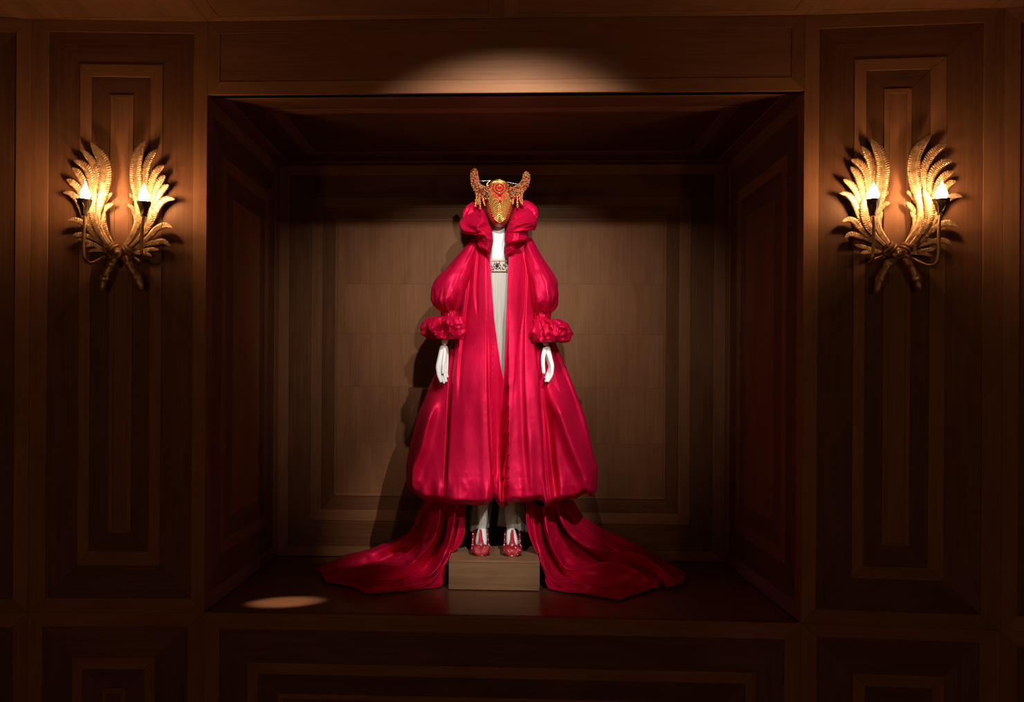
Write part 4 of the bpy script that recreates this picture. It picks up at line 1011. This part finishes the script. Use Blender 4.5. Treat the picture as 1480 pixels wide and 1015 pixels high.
# ------------------------------------------------------------------ shoes
def shoe(cu, skew, label, seed):
    base = onZ(cu, 800, PZ)
    root = thing('jewelled_shoe', label, 'shoe', base, 'pair of jewelled shoes')
    ox = onY(cu, 800, .57).x
    ang = skew
    def W(x, y, z):        # shoe space: x across, y back from the toe tip, z up from the plinth
        return np.array([ox + x * math.cos(ang) + y * math.sin(ang), .530 + y * math.cos(ang) - x * math.sin(ang), PZ + .001 + z])
    LEN = .205
    hw = curve([(0, .003), (.02, .017), (.06, .031), (.14, .042), (.30, .046), (.50, .039), (.75, .037), (.92, .036), (1, .020)])
    zb_ = curve([(0, .004), (.15, .003), (.32, .005), (.50, .022), (.75, .055), (1, .074)])     # footbed height
    top = curve([(0, .004), (.02, .018), (.06, .032), (.16, .046), (.28, .048), (.34, .042), (.5, .038), (.75, .042), (1, .050)])   # wall height over the bed
    n, m = 54, 40
    outer = []
    for i in range(n):
        s = i / (n - 1); w_, z0, h = hw(s), zb_(s), top(s)
        op = 0 if s < .16 else 1.35 * sstep(s, .16, .30) + .12 * sstep(s, .34, .5)      # half angle left open on top
        a = np.linspace(-(math.pi - op), math.pi - op, m)        # 0 = straight down
        x = np.sign(np.sin(a)) * np.abs(np.sin(a))**.75 * w_
        z = z0 + h / 2 - np.sign(np.cos(a)) * np.abs(np.cos(a))**.75 * h / 2
        outer.append([W(xx, s * LEN, zz) for xx, zz in zip(x, z)])
    up = grid('upper', np.array(outer), REDGLITTER, root)
    md = up.modifiers.new('thickness', 'SOLIDIFY'); md.thickness = .0022; md.offset = 1
    # tongue that climbs the instep, edged by the toe cap
    tg = []
    for i in range(14):
        s = i / 13; y = .040 + s * .052; zc_ = .054 + .058 * s; wv = .0105 * (1 - s)**1.2 * (1 - .4 * math.sin(s * math.pi)) + .0038
        tg.append([W(wv * k, y, zc_ + .004 * (1 - k * k)) for k in (-1, -.6, 0, .6, 1)])
    tn = grid('tongue', np.array(tg), REDGLITTER, root); md = tn.modifiers.new('thickness', 'SOLIDIFY'); md.thickness = .004; md.offset = 1
    # sole and heel
    so = [[W(hw(s) * k, s * LEN, zb_(s) - .0025) for k in (-.97, -.5, 0, .5, .97)] for s in np.linspace(0.01, .98, 30)]
    sl_ = grid('sole', np.array(so), BRASS, root); md = sl_.modifiers.new('thickness', 'SOLIDIFY'); md.thickness = .0025; md.offset = 0
    hp = np.array([W(0, LEN * .93, .070), W(0, LEN * .94, .050), W(0, LEN * .93, .025), W(0, LEN * .925, .004), W(0, LEN * .925, .0)])
    tube('heel', catmull(hp, 16), np.linspace(.017, .0048, 16), BRASS, root, 12)
    # crystals over the cap and the rims
    r_ = random.Random(seed); cr_, rd = [], []
    for k in range(150):
        s = r_.random()**1.3 * .9; i = min(n - 1, int(s * (n - 1))); j = r_.choice(list(range(0, m)))
        if 12 < j < 27: continue
        (cr_ if k % 3 == 0 else rd).append((Vector(outer[i][j]), r_.uniform(.0028, .0046)))
    for i in range(14):
        for e in (0, 4): rd.append((Vector(tg[i][e]), .0032))
    for i in range(12, n, 2):
        for e in (0, m - 1): (rd if i % 8 else cr_).append((Vector(outer[i][e]), .0034))
    stones('clear_crystals', cr_, STONE_CLEAR, root); stones('red_crystals', rd, REDBEAD, root)
    fix_parent(root)
shoe(695.5, -.05, 'jewelled red high-heeled shoe on the plinth, left of the pair, its brass heel showing', 3)
shoe(740.0, .02, 'jewelled red high-heeled shoe on the plinth, right of the pair', 8)

# ------------------------------------------------------------------ horned mask
mask = thing('horned_mask', 'gold chain and red bead mask with two beaded horns on the mannequin\'s head', 'mask', onY(720, 300, .62))
hx = lambda x, y: (675 + x / 10.15, 235 + y / 10.15)
OUTL = [(283, 560), (284, 640), (292, 720), (315, 790), (345, 850), (385, 905), (425, 935), (475, 948), (520, 938), (562, 905), (605, 845), (640, 765), (660, 690), (668, 610), (655, 520), (630, 430), (590, 340), (560, 290), (520, 266), (470, 256), (410, 260), (360, 284), (320, 350), (295, 450)]
oc = np.array(OUTL + OUTL[:1], float); oc = catmull(oc, 121)[:-1]; MC = np.array([477., 600.])
oang = np.arctan2(oc[:, 1] - MC[1], oc[:, 0] - MC[0]); orad = np.linalg.norm(oc - MC, axis=1)
od = np.argsort(oang); oang, orad = oang[od], orad[od]
def maskY(x, y):
    a = np.arctan2(y - MC[1], x - MC[0]); r = np.hypot(x - MC[0], y - MC[1]) / np.interp(a, oang, orad, period=2 * np.pi)
    r = np.clip(r, 0, 1)
    return .632 - .095 * np.sqrt(1 - r**2.2) - .010 * np.exp(-((x - MC[0]) / 45)**2) * (1 - r)
def onmask(x, y, off=0.0):
    u, v = hx(x, y); return np.array(onY(u, v, float(maskY(np.array(float(x)), np.array(float(y)))) - off))
rr_ = np.sin(np.linspace(0.02, np.pi / 2, 26))
G = np.empty((len(rr_), len(oc), 3))
for i, r in enumerate(rr_):
    p = MC + (oc - MC) * r
    Y = maskY(p[:, 0], p[:, 1])
    G[i] = onYa(675 + p[:, 0] / 10.15, 235 + p[:, 1] / 10.15, Y)
NET, N_, L_, B_ = new_mat('beaded_net')
tc = N_.new('ShaderNodeTexCoord'); vo = N_.new('ShaderNodeTexVoronoi'); vo.inputs['Scale'].default_value = 190
L_.new(tc.outputs['Object'], vo.inputs[0])
rp = N_.new('ShaderNodeValToRGB'); rp.color_ramp.elements[0].color = (.62, .34, .10, 1); rp.color_ramp.elements[1].color = (.55, .022, .015, 1)
rp.color_ramp.elements[0].position = .30; rp.color_ramp.elements[1].position = .42
L_.new(vo.outputs['Distance'], rp.inputs[0]); L_.new(rp.outputs[0], B_.inputs['Base Color']); B_.inputs['Roughness'].default_value = .3
bp = N_.new('ShaderNodeBump'); bp.inputs['Strength'].default_value = .5; bp.inputs['Distance'].default_value = .002; bp.invert = True
L_.new(vo.outputs['Distance'], bp.inputs['Height']); L_.new(bp.outputs[0], B_.inputs['Normal'])
sh = grid('face_shell', G, NET, mask, closed_v=True)
md = sh.modifiers.new('thickness', 'SOLIDIFY'); md.thickness = .003; md.offset = 0
# rows of gold chain hanging in chevrons
for k in range(12):
    ya = 578 + k * 27.5; half_ = 178 - 1.6 * max(0, k - 2)**1.85
    half_ = max(half_, 42)
    q = []
    for tq in np.linspace(-1, 1, 41):
        x = 480 + half_ * tq
        y = ya - 0.80 * half_ * (abs(tq)**1.15) * (1 - .012 * k)
        q.append(onmask(x, y, .0045))
    tube('chain_row', np.array(q), .0029, GOLD, mask, 8, lambda s, p: 1 + .42 * np.sin(s * 2 * np.pi * (34 - 1.6 * k)))
# forehead medallion
D = []
for i, r in enumerate(np.linspace(0.02, 1, 12)):
    ring = []
    for a in np.linspace(0, 2 * np.pi, 48, endpoint=False):
        x = math.cos(a) * 112; y = math.sin(a) * (95 if math.sin(a) > 0 else 78)
        if math.sin(a) > 0: x *= 1 - .55 * math.sin(a)**1.5; y *= 1.25
        ring.append(onmask(478 + x * r, 372 + y * r, .004 + .005 * math.sqrt(1 - r * r * .98)))
    D.append(ring)
grid('medallion', np.array(D), REDBEAD, mask, closed_v=True)
for rad, tk in ((78, .0030), (58, .0020), (36, .0022)):
    q = [onmask(477 + rad * math.cos(a), 372 + rad * .95 * math.sin(a), .0105) for a in np.linspace(0, 2 * np.pi, 49)]
    tube('medallion_ring', np.array(q), tk, GOLD if rad != 58 else REDBEAD, mask, 7, lambda s, p: 1 + .3 * np.sin(s * 2 * np.pi * 26), cap=False)
o = stones('medallion_stone', [(onmask(477, 370, .012), .0070)], REDBEAD, mask, 2); del o['kind']
o = stones('pendant_stone', [(onmask(487, 566, .010), .0062)], REDBEAD, mask, 2); del o['kind']
o = stones('pendant_stone', [(onmask(480, 468, .010), .0080)], REDBEAD, mask, 2); del o['kind']
# gold bars over the crown
for dy, w0 in ((-8, 120), (6, 135), (20, 150)):
    q = [onmask(465 + w0 * tq, 262 + dy + 62 * tq * tq, .004) for tq in np.linspace(-1, 1, 25)]
    tube('crown_band', np.array(q), .0030, GOLD, mask, 8)
cq = catmull([(345, 262), (312, 290), (290, 325), (300, 345), (318, 330)], 22)
tube('crown_scroll', np.array([np.array(onY(*hx(x, y), .60)) for x, y in cq]), .0028, GOLD, mask, 7)
HORNCORE = plain('horn_core', (0.16, 0.045, 0.02), 0.5, 0.3)
# horns
HR = .000335
def horn(axis, radii, seed):
    q = catmull([(x, y, Y) for x, y, Y in axis], 60)
    C3 = np.array([np.array(onY(*hx(x, y), Y)) for x, y, Y in q]); s = np.linspace(0, 1, 60)
    R = curve(list(zip(np.linspace(0, 1, len(radii)), [r * HR for r in radii])))(s)
    R = R * np.minimum(1, np.sqrt(np.clip(s * 14, 0.02, 1)))
    core = tube('horn', C3, R * .70, HORNCORE, mask, 14)
    r_ = random.Random(seed); gb, rb = [], []
    Tn = np.gradient(C3, axis=0); Tn /= np.linalg.norm(Tn, axis=1)[:, None]
    for k in range(560):
        i = int(r_.random() * 59.9); a = r_.uniform(0, 2 * math.pi)
        e1 = np.cross(Tn[i], [0, 1, 0]); e1 /= np.linalg.norm(e1); e2 = np.cross(Tn[i], e1)
        p = C3[i] + (e1 * math.cos(a) + e2 * math.sin(a)) * R[i] * r_.uniform(.72, 1.05)
        (rb if r_.random() < .30 else gb).append((Vector(p), r_.uniform(.0026, .0048)))
    stones('gold_beads', gb, GOLDBEAD, core); stones('red_beads', rb, REDBEAD, core)
horn([(112, 92, .60), (106, 190, .60), (122, 300, .60), (172, 395, .595), (250, 440, .585), (345, 465, .575)], [46, 56, 58, 72, 86, 78], 1)
horn([(866, 140, .60), (874, 230, .60), (842, 315, .60), (775, 395, .595), (700, 440, .585), (615, 465, .575)], [46, 54, 58, 72, 86, 78], 2)
# bead fringes under the horns
for pts in ([(150, 440), (135, 540), (122, 640)], [(185, 460), (190, 560), (192, 672)], [(235, 470), (240, 560), (262, 628)], [(205, 470), (160, 560), (165, 610)],
            [(800, 430), (808, 540), (812, 612)], [(740, 460), (738, 560), (742, 655)], [(690, 470), (676, 560), (672, 606)], [(770, 450), (778, 540), (790, 590)], [(650, 480), (640, 540), (636, 575)]):
    q = catmull(pts, 24); P3 = np.array([np.array(onY(*hx(x, y), .575)) for x, y in q])
    st_ = tube('bead_string', P3, .0010, GOLD, mask, 5)
    rb, gb = [], []
    for i in range(1, 24, 2):
        for dx in (-.0035, .0035):
            (rb if rng.random() < .45 else gb).append((Vector(P3[i]) + Vector((dx, rng.uniform(-.004, .002), rng.uniform(-.002, .002))), rng.uniform(.0020, .0036)))
    gb.append((Vector(P3[-1]), .0050))
    stones('gold_beads', gb, GOLDBEAD, st_)
    if rb: stones('red_beads', rb, REDBEAD, st_)
# side plates of beads between face and horns
for sgn, cx_ in ((-1, 330), (1, 620)):
    gb, rb = [], []
    for k in range(150):
        x = cx_ + rng.gauss(0, 36); y = 450 + rng.gauss(0, 52)
        (rb if rng.random() < .22 else gb).append((Vector(onmask(min(max(x, 290), 660), y, .003)), rng.uniform(.0020, .0036)))
    stones('gold_beads', gb, GOLDBEAD, mask); stones('red_beads', rb, REDBEAD, mask)
for a, b in (((180, 272), (370, 266)), ((565, 284), (790, 326))):
    tube('brace_wire', np.array([np.array(onY(*hx(*a), .60)) * (1 - t_) + np.array(onY(*hx(*b), .605)) * t_ for t_ in np.linspace(0, 1, 6)]), .0011, WIRE, mask, 6)
fix_parent(mask)
#@@NEXT@@
